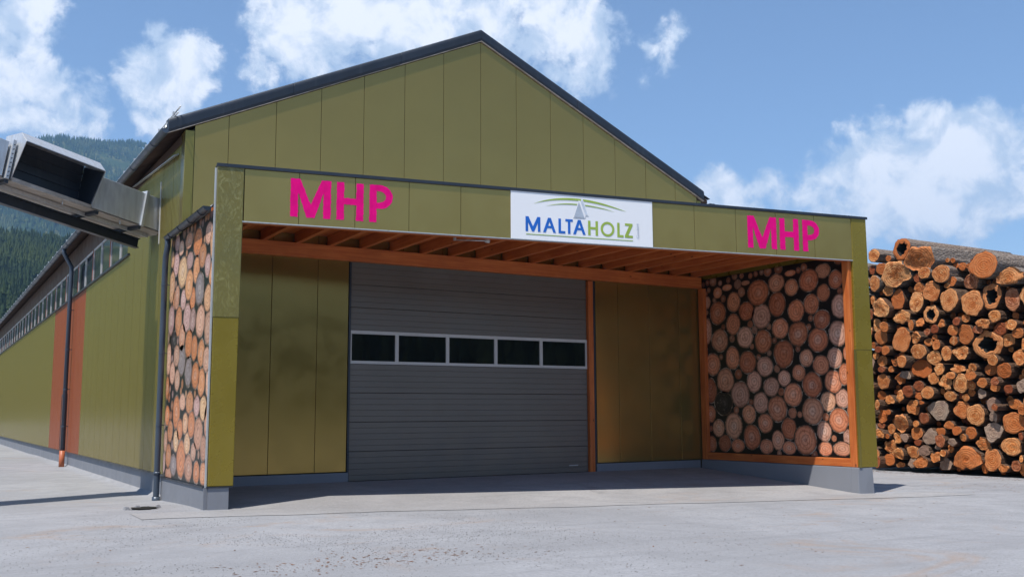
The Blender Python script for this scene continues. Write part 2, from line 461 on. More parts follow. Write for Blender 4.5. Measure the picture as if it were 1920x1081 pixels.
def rust_mat():
    M = Mat('dull_brown_steel', .5, .35, .4)
    p = M.pos()
    a = M.noise(M.map(p, (1, 3, 3)), 3, 6, .6)
    M.base(M.mix(M.rng(a, .3, .7), (.3, .26, .22), (.48, .43, .38)))
    return M.m


BROWNST = rust_mat()


def timber_mat(name, c1, c2, axis):
    M = Mat(name, .55, 0, .35)
    p = M.pos()
    sc = [14, 14, 14]
    sc[axis] = .7
    g = M.noise(M.map(p, tuple(sc)), 1.6, 6, .6, .6)
    big = M.noise(p, 1.3, 3)
    col = M.mix(M.rng(g, .3, .7), c1, c2)
    col = M.mix(M.rng(big, .35, .7, 0, .4), col, tuple(x * .7 for x in c1))
    ks = [2.2, 2.2, 2.2]
    ks[axis] = 1.1
    k = M.voro(M.map(p, tuple(ks)), 2.1)
    col = M.mix(M.rng(k, .05, .1, .85, 0), col, (.06, .02, .008))
    M.base(col)
    M.bump(g, .15, .004)
    return M.m


T1, T2 = (.44, .1, .022), (.6, .18, .045)
TIMX, TIMY, TIMZ = (timber_mat('glazed_spruce_' + a, T1, T2, i) for i, a in enumerate('xyz'))


def glass_mat(name, c=(.008, .01, .01), rough=.03):
    M = Mat(name, rough, 0, .6)
    M.base(c)
    M.bump(M.noise(M.pos(), 1.1, 1), .05, .05)
    return M.m


GLASS = glass_mat('dark_window_glass')
GLASS2 = glass_mat('hall_window_glass', (.03, .035, .035), .04)


def ground_mat(name, c, apron=False):
    M = Mat(name, .85, 0, .25)
    p = M.pos()
    big = M.noise(p, .22, 5, .6, .8)
    mid = M.noise(p, 1.3, 6, .62, .5)
    fine = M.noise(p, 22, 6, .7)
    grit = M.voro(p, 95)
    col = M.mix(M.rng(big, .32, .68), tuple(x * .86 for x in c), tuple(x * 1.1 for x in c))
    col = M.mix(M.rng(mid, .42, .72, 0, .6), col, tuple(x * .74 for x in c))
    col = M.mix(M.rng(fine, .42, .66, 0, .55), col, tuple(x * .68 for x in c))
    col = M.mix(M.rng(grit, .0, .35, .35, 0), col, tuple(min(x * 1.45, .8) for x in c))
    spk = M.noise(M.map(p, (1, 1, 1), (3, 8, 0)), 42, 3, .7)
    patchy = M.rng(M.noise(M.map(p, (1, 1, 1), (31, 7, 0)), .4, 6, .65, 1.0), .42, .6, .15, 1)
    col = M.mix(M.math('MULTIPLY', M.rng(spk, .56, .68, 0, .6), patchy), col, tuple(x * .45 for x in c))
    col = M.mix(M.math('MULTIPLY', M.rng(spk, .42, .33, 0, .5), patchy), col, tuple(min(x * 1.5, .8) for x in c))
    # brown bark dust trodden into the surface, oil marks, long tyre smears
    dust = M.noise(M.map(p, (.6, .9, 1), (4.3, 1.7, 0)), .55, 7, .7, 1.2)
    col = M.mix(M.rng(dust, .55, .74, 0, .5 if not apron else .3), col, (.28, .19, .125))
    oil = M.noise(M.map(p, (1, 1, 1), (9, 2, 0)), .75, 6, .65, .8)
    col = M.mix(M.rng(oil, .62, .78, 0, .5), col, (.12, .12, .125))
    smear = M.noise(M.map(p, (.28, 2.6, 1)), 1.0, 5, .6, .7)
    col = M.mix(M.rng(smear, .52, .74, 0, .5), col, tuple(x * .68 for x in c))
    M.base(col)
    h = M.math('ADD', M.math('MULTIPLY', fine, .6), M.math('MULTIPLY', M.noise(p, 70, 4, .7), .5))
    M.bump(h, .5 if not apron else .2, .012)
    M.rough(M.rng(mid, .3, .7, .75, .95))
    return M.m


ASPHALT = ground_mat('worn_pale_asphalt', (.275, .278, .29))
CONCRETE = ground_mat('smooth_apron_concrete', (.285, .28, .282), True)


def cut_mat(name, c_in, c_out, grey=0.0):
    M = Mat(name, .75, 0, .2)
    o = M.tc('Object')
    s = M.sep(o)
    rd = M.rnd()
    rd2 = M.math('FRACT', M.math('MULTIPLY', rd, 7.31))
    rd3 = M.math('FRACT', M.math('MULTIPLY', rd, 23.7))
    off = M.n('ShaderNodeVectorMath', operation='SCALE')
    off.inputs[0].default_value = (37, 11, 53)
    M.lk(rd, off.inputs['Scale'])
    ov = M.n('ShaderNodeVectorMath', operation='ADD')
    M.lk(o, ov.inputs[0])
    M.lk(off.outputs[0], ov.inputs[1])
    o2 = ov.outputs[0]            # every log gets its own stretch of the pattern
    wob = M.math('MULTIPLY', M.math('SUBTRACT', M.noise(o2, 4, 4, .6), .5), .13)
    r = M.math('SQRT', M.math('ADD', M.math('MULTIPLY', s[1], s[1]), M.math('MULTIPLY', s[2], s[2])))
    r = M.math('ADD', r, wob)
    ring = M.math('SINE', M.math('MULTIPLY', r, 105))
    dk = tuple(a * b for a, b in zip(c_in, (.42, .3, .24)))
    col = M.mix(M.rng(r, .03, .26), c_in, c_out)
    col = M.mix(M.math('MULTIPLY', M.rng(r, .02, .14, 1, 0), M.rng(rd2, .3, .9, 0, .85)), col, dk)          # dark heart in some
    col = M.mix(M.rng(ring, -.2, 1, 0, .5), col, tuple(x * .48 for x in c_in))
    col = M.mix(M.rng(M.noise(o2, 5, 5, .65, .8), .48, .66, 0, .85), col, dk)                              # damp stains
    col = M.mix(M.rng(M.noise(o2, 11, 6, .7), .52, .68, 0, .8), col, tuple(min(x * 1.35 + .06, .8) for x in c_out))
    saw = M.noise(M.map(o2, (1, 60, 7)), 1.2, 4, .6)
    col = M.mix(M.rng(saw, .5, .75, 0, .45), col, tuple(x * .55 for x in c_in))
    col = M.mix(M.math('MULTIPLY', rd3, .95), col, tuple(a * b for a, b in zip(c_in, (.62, .45, .38))))
    ang = M.math('ARCTAN2', s[1], s[2])
    cv = M.n('ShaderNodeCombineXYZ')
    M.lk(M.math('ADD', M.math('MULTIPLY', ang, 1.1), M.math('MULTIPLY', M.noise(o2, 9, 3), .5)), cv.inputs[0])
    M.lk(M.math('MULTIPLY', r, 1.6), cv.inputs[1])
    M.lk(M.math('MULTIPLY', rd, 40), cv.inputs[2])
    ck = M.noise(cv.outputs[0], 2.4, 3, .6)
    line = M.rng(M.math('ABSOLUTE', M.math('SUBTRACT', ck, .5)), .0, .014, .9, 0)                            # drying checks
    col = M.mix(M.math('MULTIPLY', line, M.rng(M.noise(o2, 3.2, 2), .46, .58)), col, (.035, .016, .008))
    if grey:
        col = M.mix(grey, col, (.25, .205, .18))
    M.base(col)
    M.bump(M.math('ADD', M.math('MULTIPLY', ring, .25), M.noise(o2, 20, 6, .75)), .8, .014)
    return M.m


CUT = cut_mat('fresh_cut_wood', (.62, .22, .06), (.7, .34, .14))
CUTD = cut_mat('shaded_reddish_cut_wood', (.36, .11, .04), (.45, .19, .09))  # darker, redder copy of the cut wood; shaded look put into its colour
CUTW = cut_mat('weathered_cut_wood', (.42, .25, .14), (.5, .36, .25), .45)


def bark_mat(name, lo, hi, tint):
    M = Mat(name, .9, 0, .2)
    o = M.tc('Object')
    a = M.noise(M.map(o, (3, 9, 9)), 2.6, 8, .7, .8)
    v = M.voro(M.map(o, (6, 16, 16)), 1.6)
    col = M.mix(M.rng(a, .3, .7), lo, hi)
    col = M.mix(M.rng(v, .0, .4, .5, 0), col, (.03, .02, .015))
    col = M.mix(M.math('MULTIPLY', M.rnd(), .5), col, tint)
    M.base(col)
    M.bump(M.math('ADD', a, v), .9, .03)
    return M.m


BARK = bark_mat('conifer_bark', (.045, .024, .014), (.15, .1, .07), (.11, .05, .025))
BARKT = bark_mat('silvered_bark', (.08, .06, .048), (.3, .265, .235), (.2, .13, .09))


def print_mat():                  # the printed photograph of log ends: colour comes with each printed disc
    M = Mat('log_print_ink', .32, 0, .45)
    uv = M.n('ShaderNodeUVMap', uv_map='UVMap').outputs['UV']
    at = M.n('ShaderNodeAttribute', attribute_name='tone')
    s = M.sep(uv)
    r = M.math('SQRT', M.math('ADD', M.math('MULTIPLY', s[0], s[0]), M.math('MULTIPLY', s[1], s[1])))
    p = M.pos()
    r2 = M.math('ADD', r, M.math('MULTIPLY', M.math('SUBTRACT', M.noise(p, 5, 4, .6), .5), .35))
    ring = M.math('SINE', M.math('MULTIPLY', r2, 24))
    tone = at.outputs['Color']
    dk = M.mix(1.0, tone, (.38, .26, .22), 'MULTIPLY')
    lt = M.mix(.45, tone, (.75, .62, .52))
    col = M.mix(M.math('MULTIPLY', M.rng(r2, .05, .55, .9, 0), M.rng(M.noise(p, 1.4, 2), .4, .6)), tone, lt)
    col = M.mix(M.rng(ring, -.1, 1, 0, .5), col, dk)
    col = M.mix(M.rng(r2, .55, 1.0, 0, .6), col, dk)
    saw = M.noise(M.map(p, (1, 34, 5)), 1.3, 4, .6)
    col = M.mix(M.rng(saw, .5, .72, 0, .55), col, dk)
    col = M.mix(M.rng(M.noise(p, 9, 6, .7), .5, .68, 0, .7), col, dk)
    col = M.mix(M.rng(M.noise(M.map(p, (1, 1, 1), (5, 5, 5)), 14, 6, .7), .56, .7, 0, .6), col, lt)
    rim = M.math('ADD', r, M.math('MULTIPLY', M.math('SUBTRACT', M.noise(p, 26, 3), .5), .2))
    col = M.mix(M.rng(rim, .86, .93), col, (.1, .06, .04))
    col = M.mix(M.math('MULTIPLY', M.rng(rim, .9, .94), M.rng(M.noise(p, 4, 3), .5, .6)), col, (.36, .3, .25))
    col = M.mix(M.rng(rim, .96, 1.0), col, (.012, .01, .008))
    M.base(col)
    return M.m


PRINT = print_mat()
_m = Mat('print_dark_ground', .35, 0, .45)
_p = _m.pos()
_m.base(_m.mix(_m.rng(_m.noise(_p, 13, 7, .7), .58, .72, 0, .6), (.006, .006, .005), (.05, .032, .02)))
PRINTBG = _m.m


def leaf_mat(name, a, b, c):
    M = Mat(name, .8, 0, .15)
    p = M.pos()
    n1 = M.noise(p, .016, 4)
    n2 = M.noise(p, .13, 3)
    col = M.mix(M.rng(n2, .35, .65), a, b)
    col = M.mix(M.rng(n1, .5, .68, 0, .75), col, c)
    M.base(col)
    return M.m


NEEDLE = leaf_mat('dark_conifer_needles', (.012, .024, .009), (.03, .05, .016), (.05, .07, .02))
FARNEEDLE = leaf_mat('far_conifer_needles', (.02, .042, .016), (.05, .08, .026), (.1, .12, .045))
_m = Mat('forest_floor', .95, 0, .1)
_m.base(_m.mix(_m.rng(_m.noise(_m.pos(), .02, 6), .4, .6), (.03, .05, .015), (.09, .1, .04)))
FLOOR = _m.m

# ------------------------------------------------------------------ the setting: ground, apron, hills
VX, VY = -4.2, -16.8          # where the camera stands on the yard; from here the valley sides are laid out


def axis_lines(lo, hi, step, far):
    a = list(np.arange(lo, hi + 1e-6, step))
    s, x = step, hi
    while x < far:
        s *= 1.5
        x += s
        a.append(x)
    s, x = step, lo
    while x > -far:
        s *= 1.5
        x -= s
        a.insert(0, x)
    return a


gx, gy = axis_lines(-12, 26, .25, 6000), axis_lines(-18, 10, .25, 6000)
b = MB()
b.v = [(x, y, ground_z(x, y)) for y in gy for x in gx]
nx = len(gx)
b.f = [(j * nx + i, j * nx + i + 1, (j + 1) * nx + i + 1, (j + 1) * nx + i) for j in range(len(gy) - 1) for i in range(nx - 1)]
b.m = [0] * len(b.f)
tag(b.build('ground', ASPHALT, smooth=True), 'pale worn asphalt yard in front of the hall', kind='structure')

b = MB()


def apron_grid(x0, x1, nu, nv, ylo, yhi):
    base = len(b.v)
    for j in range(nv + 1):
        for i in range(nu + 1):
            x = x0 + (x1 - x0) * i / nu
            y = ylo(x) + (yhi(x) - ylo(x)) * j / nv
            b.v.append((x, y, ground_z(x, y) + .007))
    b.f.extend((base + j * (nu + 1) + i, base + j * (nu + 1) + i + 1, base + (j + 1) * (nu + 1) + i + 1, base + (j + 1) * (nu + 1) + i) for j in range(nv) for i in range(nu))


apron_grid(.37, 13.05, 52, 20, lambda x: yfront(x) - .15, lambda x: D - .02)
apron_grid(-1.2, 14.9, 64, 8, lambda x: yfront(x) - 1.2 - .15 * noise.noise((x * .6, 0, 0)) - .06 * noise.noise((x * 2.6, 4, 0)), lambda x: yfront(x) - .152)
b.m = [0] * len(b.f)
tag(b.build('apron_pavement', CONCRETE, smooth=True), 'smooth concrete apron under and before the canopy', kind='structure')


def far_terrain(name, r0, r1, az0, az1, elev, mat, label, nr=40, na=110, amp=.05, drop=.75):
    """a slope that climbs from r0 to a ridge at r1 with the ridge's elevation angle elev(azimuth)"""
    mb = MB()
    H = {}

    def height(az, r):
        top = math.tan(rad(elev(az))) * r1
        t = (r - r0) / (r1 - r0)
        h = top * (t if t <= 1 else 1 - drop * (t - 1) * 1.2)
        h += top * amp * noise.fractal((math.sin(rad(az)) * r * .004, math.cos(rad(az)) * r * .004, 2.0), 1, 2, 4) * min(1, t * 3)
        return max(h, -1) - .6

    for j in range(nr + 1):
        r = r0 + (r1 * 1.35 - r0) * j / nr
        for i in range(na + 1):
            az = az0 + (az1 - az0) * i / na
            mb.v.append((VX + math.sin(rad(az)) * r, VY + math.cos(rad(az)) * r, height(az, r)))
    mb.f = [(j * (na + 1) + i, j * (na + 1) + i + 1, (j + 1) * (na + 1) + i + 1, (j + 1) * (na + 1) + i) for j in range(nr) for i in range(na)]
    mb.m = [0] * len(mb.f)
    tag(mb.build(name, mat, smooth=True), label, kind='structure')
    return height


def interp(tab):
    xs, ys = zip(*tab)
    return lambda a: float(np.interp(a, xs, ys))


elev_far = interp([(-70, 3), (-40, 9), (-20, 12.5), (-6, 13.6), (2.7, 14.1), (5.5, 14.75), (7.9, 14.7), (9.9, 14.5), (14, 12.5), (22, 9), (32, 5.5), (45, 3), (75, 1.5)])
elev_near = interp([(-70, 2), (-35, 6), (-10, 9.3), (3, 9.3), (7, 9.0), (14, 7.5), (24, 4.5), (36, 2), (75, 1)])
h_far = far_terrain('mountain', 1150, 2600, -70, 75, elev_far, FLOOR, 'hazy wooded mountain behind the hall roof', amp=.06)
h_near = far_terrain('hillside', 300, 720, -70, 75, elev_near, FLOOR, 'dark wooded hillside beyond the hall', amp=.05)

elev_back = interp([(85, 3), (105, 6), (130, 7), (160, 7), (190, 7), (220, 6.5), (245, 5), (262, 3)])  # slope out of view, height set to dim the low sky and reflections
h_back = far_terrain('unseen_back_slope', 85, 290, 85, 262, elev_back, FLOOR, 'unseen wooded slope behind the camera, blocks low sky, reflected in panes and cladding', amp=.05)


def forest(name, hfun, r0, r1, az0, az1, n, hmin, hmax, tiers, sides, mat, label):
    V, Fc = [], []
    base = 0
    for _ in range(n):
        r = math.sqrt(random.uniform(r0 * r0, r1 * r1))
        az = random.uniform(az0, az1)
        x, y = VX + math.sin(rad(az)) * r, VY + math.cos(rad(az)) * r
        z = hfun(az, r)
        if noise.noise((x * .011, y * .011, 5)) > .42:
            continue
        h = random.uniform(hmin, hmax)
        w = h * random.uniform(.15, .22)
        for k in range(tiers):
            zb = z + h * (.08 + .84 * k / tiers)
            zt = z + h * min(1, (.08 + .84 * (k + 1.75) / tiers))
            ww = w * (1 - .8 * k / tiers)
            ph = random.random() * 6.3
            for s in range(sides):
                a = ph + 6.2832 * s / sides
                q = ww * random.uniform(.7, 1.2)
                V.append((x + math.cos(a) * q, y + math.sin(a) * q, zb - random.uniform(0, .05) * h))
            V.append((x + random.uniform(-.02, .02) * h, y, zt))
            for s in range(sides):
                Fc.append((base + s, base + (s + 1) % sides, base + sides))
            base += sides + 1
    me = bpy.data.meshes.new(name)
    me.from_pydata(V, [], Fc)
    me.materials.append(mat)
    o = bpy.data.objects.new(name, me)
    COL.objects.link(o)
    tag(o, label, kind='stuff')


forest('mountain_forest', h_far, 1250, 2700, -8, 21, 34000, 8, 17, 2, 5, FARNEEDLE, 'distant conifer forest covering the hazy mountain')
forest('unseen_slope_forest', h_back, 90, 300, 88, 258, 3000, 8, 14, 4, 6, NEEDLE, 'unseen dark trees behind the camera, block low sky, reflected in panes and cladding')  # unseen trees added on the back slope, they too cut the low sky
forest('hillside_forest', h_near, 310, 770, -7, 17, 14000, 6, 12, 5, 6, NEEDLE, 'dark conifer forest on the nearer hillside')

# ------------------------------------------------------------------ the hall
hall = empty('production_hall', (6.7, D, 0), 'large olive panelled timber hall with dark pitched roof and strip windows', 'building')
RIDGE, SL = 6.69, .46
HX0, HX1, HY1 = 0.03, 13.36, 62.0


def wall_top(x):
    return 10.24 - SL * abs(x - RIDGE)


# gable panels: real sandwich panels with open joints in front of a dark backing
seams = [HX0 + .17] + [RIDGE + .97 * (k - 6) for k in range(13)] + [HX1 - .12]
DOOR0, DOOR1, DZT = 3.55, 9.82, 4.76
for x0, x1 in zip(seams[:-1], seams[1:]):
    a2, c2 = x0 + .004, x1 - .004
    zd = DZT + .02
    if x1 <= DOOR0 - .05 or x0 >= DOOR1 + .06:
        low = [(a2, .38), (c2, .38)]
    elif x0 < DOOR0:              # notched round the door opening
        low = [(a2, .38), (DOOR0 - .06, .38), (DOOR0 - .06, zd), (c2, zd)]
    elif x1 > DOOR1:
        low = [(a2, zd), (DOOR1 + .07, zd), (DOOR1 + .07, .38), (c2, .38)]
    else:
        low = [(a2, zd), (c2, zd)]
    if True:
        poly = [(q, D, z) for q, z in low] + [(c2, D, wall_top(c2))]
        if a2 < RIDGE < c2:
            poly.append((RIDGE, D, wall_top(RIDGE)))
        poly.append((a2, D, wall_top(a2)))
        mb = MB()
        mb.prism([(p[0], p[1], p[2]) for p in poly], (0, .05, 0))
        mb.build('gable_panel', OLIVE, hall, bevel=.005)
mb = MB()
mb.prism([(HX0 + .08, D + .055, .0), (DOOR0 - .02, D + .055, .0), (DOOR0 - .02, D + .055, DZT + .05), (DOOR1 + .02, D + .055, DZT + .05), (DOOR1 + .02, D + .055, 0), (HX1 - .06, D + .055, 0),
          (HX1 - .06, D + .055, wall_top(HX1) - .02), (RIDGE, D + .055, wall_top(RIDGE) - .02), (HX0 + .08, D + .055, wall_top(HX0) - .02)], (0, .1, 0))
mb.build('gable_backing', JOINT, hall)
mb = MB()
mb.box(HX0 - .012, HX0 + .165, D - .012, D + .3, .36, wall_top(HX0) - .03)
mb.box(HX0 - .02, HX0 + .14, D - .02, D + .1, .36, 5.9)
mb.build('corner_flashing', OLIVE_SIDE, hall, bevel=.008)
mb = MB()
mb.box(HX1 - .115, HX1 + .012, D - .012, D + .3, .36, wall_top(HX1) - .03)
mb.build('corner_flashing', OLIVE_SIDE, hall, bevel=.008)
# plinth along gable and sides
mb = MB()
mb.box(.36, DOOR0 - .02, D - .03, D + .2, -.3, .36)
mb.build('plinth', GREYP, hall)
mb = MB()
mb.box(DOOR1 + .03, 13.09, D - .03, D + .2, -.3, .36)
mb.build('plinth', GREYP, hall)
mb = MB()
mb.box(HX0 + .05, HX0 + .3, D + .62, HY1, -.4, .37)
mb.build('plinth', GREYP, hall)
mb = MB()
mb.box(HX0 - .012, HX0 + .1, D + .64, HY1, .372, .395)
mb.build('base_drip', ANTH, hall)

# left side wall
PITCH = (15.9 - D) / 13
WIN0, SILL, WINT = 8.55, 5.5, 6.52
pan_tall, pan_low, pan_or = None, None, None


def side_panel(name, y, z1, m):
    mb = MB()
    y0, y1 = y + .007, y + PITCH - .007
    n = 8
    prof = []
    for k in range(n):            # shallow vertical ribs rolled into the sheet
        a, c = y0 + (y1 - y0) * k / n, y0 + (y1 - y0) * (k + 1) / n
        w = c - a
        prof += [(a, 0), (a + w * .42, 0), (a + w * .5, .011), (a + w * .92, .011)]
    prof.append((y1, 0))
    N = len(prof)
    mb.v = [(HX0 + q, yy, .4) for yy, q in prof] + [(HX0 + q, yy, z1) for yy, q in prof] + [(HX0 + .05, y1, .4), (HX0 + .05, y0, .4), (HX0 + .05, y1, z1), (HX0 + .05, y0, z1)]
    mb.f = [(i, N + i, N + i + 1, i + 1) for i in range(N - 1)]
    mb.f += [(N - 1, 2 * N - 1, 2 * N + 2, 2 * N), (0, 2 * N + 1, 2 * N + 3, N), tuple(range(N)) + (2 * N, 2 * N + 1), tuple(range(N, 2 * N)) + (2 * N + 2, 2 * N + 3)]
    mb.m = [0] * len(mb.f)
    return mb.build(name, m, hall)


y = D + .3
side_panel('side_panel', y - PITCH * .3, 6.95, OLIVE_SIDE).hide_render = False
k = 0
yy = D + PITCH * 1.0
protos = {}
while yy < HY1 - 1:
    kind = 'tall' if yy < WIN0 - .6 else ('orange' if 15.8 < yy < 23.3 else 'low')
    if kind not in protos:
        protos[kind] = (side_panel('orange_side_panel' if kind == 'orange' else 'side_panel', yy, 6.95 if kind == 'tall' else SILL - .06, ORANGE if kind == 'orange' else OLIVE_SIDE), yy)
    else:
        src, y_src = protos[kind]
        c = src.copy()
        COL.objects.link(c)
        c.location = src.location + Vector((0, yy - y_src, 0))
    yy += PITCH
mb = MB()
mb.box(HX0 + .056, HX0 + .2, D + .3, HY1, .0, SILL - .1)
mb.box(HX0 + .056, HX0 + .2, D + .3, WIN0, SILL - .1, 7.0)
mb.build('side_backing', DARKIN, hall)
mb = MB()
mb.box(HX0 - .05, HX0 + .08, WIN0, HY1, SILL - .055, SILL)
mb.build('window_sill', ANTH, hall)
mb = MB()
mb.box(HX0 + .02, HX0 + .2, WIN0, HY1, WINT, 7.16)
mb.box(HX0 + .02, HX0 + .2, D + .3, WIN0 - .002, 6.955, 7.16)
mb.build('brown_board', BROWNW, hall)
# strip windows
WP = 1.6
nwin = int((HY1 - WIN0) / WP)
wf0 = wp0 = None
for i in range(nwin):
    y = WIN0 + i * WP
    if wf0 is None:
        mb = MB()
        x0, x1 = HX0 + .03, HX0 + .09
        mb.box(x0, x1, y + .046, y + .085, SILL, WINT)
        mb.box(x0, x1, y + WP - .085, y + WP - .046, SILL, WINT)
        mb.box(x0, x1, y + .085, y + WP - .085, SILL, SILL + .05)
        mb.box(x0, x1, y + .085, y + WP - .085, WINT - .05, WINT)
        wf0 = mb.build('strip_window', FRAMEW, hall)
        mb = MB()
        mb.box(x0 + .02, x0 + .03, y + .085, y + WP - .085, SILL + .05, WINT - .05)
        wp0 = mb.build('pane', GLASS2, wf0)
        y00 = y
    else:
        c = wf0.copy()
        COL.objects.link(c)
        c.location = wf0.location + Vector((0, y - y00, 0))
        q = wp0.copy()
        COL.objects.link(q)
        q.parent = c
    if i % 2:
        continue
    if i == 0:
        mb = MB()
        mb.box(HX0 + .022, HX0 + .14, y - .045, y + .045, SILL, WINT)
        post0 = mb.build('mullion_post', REDPOST, hall)
    else:
        c = post0.copy()
        COL.objects.link(c)
        c.location = post0.location + Vector((0, y - y00, 0))
mb = MB()
mb.box(HX0 + .3, HX0 + .34, D + .3, HY1, SILL - .1, 7.1)
mb.build('dark_lining', DARKIN, hall)
# little door in the orange bay
mb = MB()
mb.box(HX0 - .02, HX0 + .02, 19.2, 20.4, .41, 2.2)
dr = mb.build('side_door', ORANGE, hall)
mb = MB()
mb.box(HX0 - .03, HX0 + .0, 19.12, 19.195, .41, 2.28)
mb.box(HX0 - .03, HX0 + .0, 20.405, 20.48, .41, 2.28)
mb.box(HX0 - .03, HX0 + .0, 19.196, 20.404, 2.205, 2.28)
mb.build('door_frame', ANTH, dr)

# other walls close the volume
mb = MB()
mb.box(HX1 - .2, HX1, D + .31, HY1, -.3, wall_top(HX1) - .02)
mb.build('side_wall', OLIVE_SIDE, hall)
mb = MB()
mb.prism([(HX0 + .1, HY1, -.3), (HX1, HY1, -.3), (HX1, HY1, wall_top(HX1)), (RIDGE, HY1, wall_top(RIDGE)), (HX0 + .1, HY1, wall_top(HX0))], (0, .2, 0))
mb.build('rear_wall', OLIVE_SIDE, hall)

# roof of trapezoidal sheet
EAVE = .33


def roof_z(x):
    return 10.44 - SL * abs(x - RIDGE)


for sgn, xe in ((-1, HX0 - EAVE), (1, HX1 + EAVE)):
    mb = MB()
    prof = []
    y = D - .03
    while y < HY1 + .3:
        prof += [(y, 0), (y + .11, 0), (y + .14, .045), (y + .22, .045), (y + .25, 0)]
        y += .25
    for yv, dz in prof:
        mb.v.append((xe, yv, roof_z(xe) + dz))
        mb.v.append((RIDGE, yv, roof_z(RIDGE) + dz))
    q = len(prof)
    mb.f = [(2 * i, 2 * i + 1, 2 * i + 3, 2 * i + 2) for i in range(q - 1)]
    mb.m = [0] * len(mb.f)
    mb.build('roof_sheet', GALV if sgn < 0 else ANTH, hall)
    mb = MB()
    mb.hexa([(xe + (.03 if sgn < 0 else -.03), D + .06, roof_z(xe) - .1), (xe + (.03 if sgn < 0 else -.03), HY1, roof_z(xe) - .1), (RIDGE, HY1, roof_z(RIDGE) - .1), (RIDGE, D + .06, roof_z(RIDGE) - .1),
             (xe + (.03 if sgn < 0 else -.03), D + .06, roof_z(xe) - .006), (xe + (.03 if sgn < 0 else -.03), HY1, roof_z(xe) - .006), (RIDGE, HY1, roof_z(RIDGE) - .006), (RIDGE, D + .06, roof_z(RIDGE) - .006)])
    mb.build('roof_underside', BROWNW, hall)
# barge trim in lapped lengths
cuts_l = [HX0 - EAVE - .02, 2.18, 4.62, RIDGE]
cuts_r = [RIDGE, 9.4, 11.6, HX1 + .1]
for cuts in (cuts_l, cuts_r):
    for i, (xa, xb) in enumerate(zip(cuts[:-1], cuts[1:])):
        o = .004 * (i % 2)
        prof = [(.06, -.1), (-.045, -.1), (-.06 - o, -.04), (-.062 - o, .1), (-.05 - o, .15), (-.02, .18), (.2, .185), (.2, .16), (.06, .14)]
        mb = MB()
        n = len(prof)
        for x in (xa + .001, xb - .001):
            mb.v += [(x, D + py, roof_z(x) + pz - .075) for py, pz in prof]
        mb.f = [(k, (k + 1) % n, n + (k + 1) % n, n + k) for k in range(n)] + [tuple(range(n))[::-1], tuple(range(n, 2 * n))]
        mb.m = [0] * len(mb.f)
        t = mb.build('barge_trim', ANTH, hall, bevel=.01)
        mb = MB()
        for x in (xa, xb):
            mb.v += [(x, D - .05, roof_z(x) - .188), (x, D + .02, roof_z(x) - .188), (x, D + .02, roof_z(x) - .177), (x, D - .05, roof_z(x) - .177)]
        mb.f = [(0, 1, 5, 4), (1, 2, 6, 5), (2, 3, 7, 6), (3, 0, 4, 7), (3, 2, 1, 0), (4, 5, 6, 7)]
        mb.m = [0] * 6
        mb.build('drip_edge', BROWNST, t)


def half_gutter(name, p0, p1, r, m, parent, brackets=0):
    p0, p1 = Vector(p0), Vector(p1)
    ax = (p1 - p0).normalized()
    side = ax.cross(Vector((0, 0, 1))).normalized()
    mb = MB()
    n = 10
    for rr in (r, r - .008):
        for P in (p0, p1):
            for k in range(n + 1):
                a = math.pi * k / n
                mb.v.append(P + side * math.cos(a) * rr - Vector((0, 0, 1)) * math.sin(a) * rr)
    q = n + 1
    mb.f = [(k, k + 1, q + k + 1, q + k) for k in range(n)] + [(2 * q + k, 3 * q + k, 3 * q + k + 1, 2 * q + k + 1) for k in range(n)]
    mb.f += [tuple(range(q)), tuple(range(q, 2 * q))[::-1], (0, q, 3 * q, 2 * q), (n, 2 * q + n, 3 * q + n, q + n)]
    mb.m = [0] * len(mb.f)
    g = mb.build(name, m, parent, smooth=False)
    for i in range(brackets):
        P = p0 + (p1 - p0) * ((i + .5) / brackets)
        mb = MB()
        for k in range(n):
            a0, a1 = math.pi * k / n, math.pi * (k + 1) / n
            ring = []
            for a, rr in ((a0, r + .002), (a1, r + .002), (a1, r + .012), (a0, r + .012)):
                ring.append(P + side * math.cos(a) * rr - Vector((0, 0, 1)) * math.sin(a) * rr)
            mb.hexa([p - ax * .015 for p in ring] + [p + ax * .015 for p in ring])
        mb.build('gutter_bracket', m, g)
    return g


gz = roof_z(HX0 - EAVE) - .12
half_gutter('gutter', (HX0 - EAVE - .06, D - .05, gz), (HX0 - EAVE - .06, HY1, gz), .085, PIPE, hall, 26)
half_gutter('gutter', (HX1 + EAVE + .06, D - .05, gz), (HX1 + EAVE + .06, HY1, gz), .085, PIPE, hall)
# snow guard rails above the eave
for dx, dz in ((.12, .13), (.16, .24)):
    x = HX0 - EAVE + dx
    mb = MB()
    mb.tube([(x, D - .22, roof_z(x) + dz), (x, HY1, roof_z(x) + dz)], .016, 8)
    sr = mb.build('snow_guard_rail', GALV, hall, smooth=True)
br0 = None
for i in range(40):
    y = D + .3 + i * 1.4
    x = HX0 - EAVE + .14
    if br0 is None:
        br0 = MB().box(x - .02, x + .03, y - .01, y + .01, roof_z(x) - .02, roof_z(x) + .28).build('guard_bracket', GALV, sr)
    else:
        c = br0.copy()
        COL.objects.link(c)
        c.location = br0.location + Vector((0, i * 1.4, 0))
# slim strut under the eave
mb = MB()
mb.hexa([(HX0 - .015, 3.3, 6.76), (HX0 - .11, 3.3, 6.72), (HX0 - .11, 7.9, 7.0), (HX0 - .015, 7.9, 7.04), (HX0 - .015, 3.3, 6.78), (HX0 - .11, 3.3, 6.74), (HX0 - .11, 7.9, 7.02), (HX0 - .015, 7.9, 7.06)])
mb.build('eave_flashing', GALV, hall)
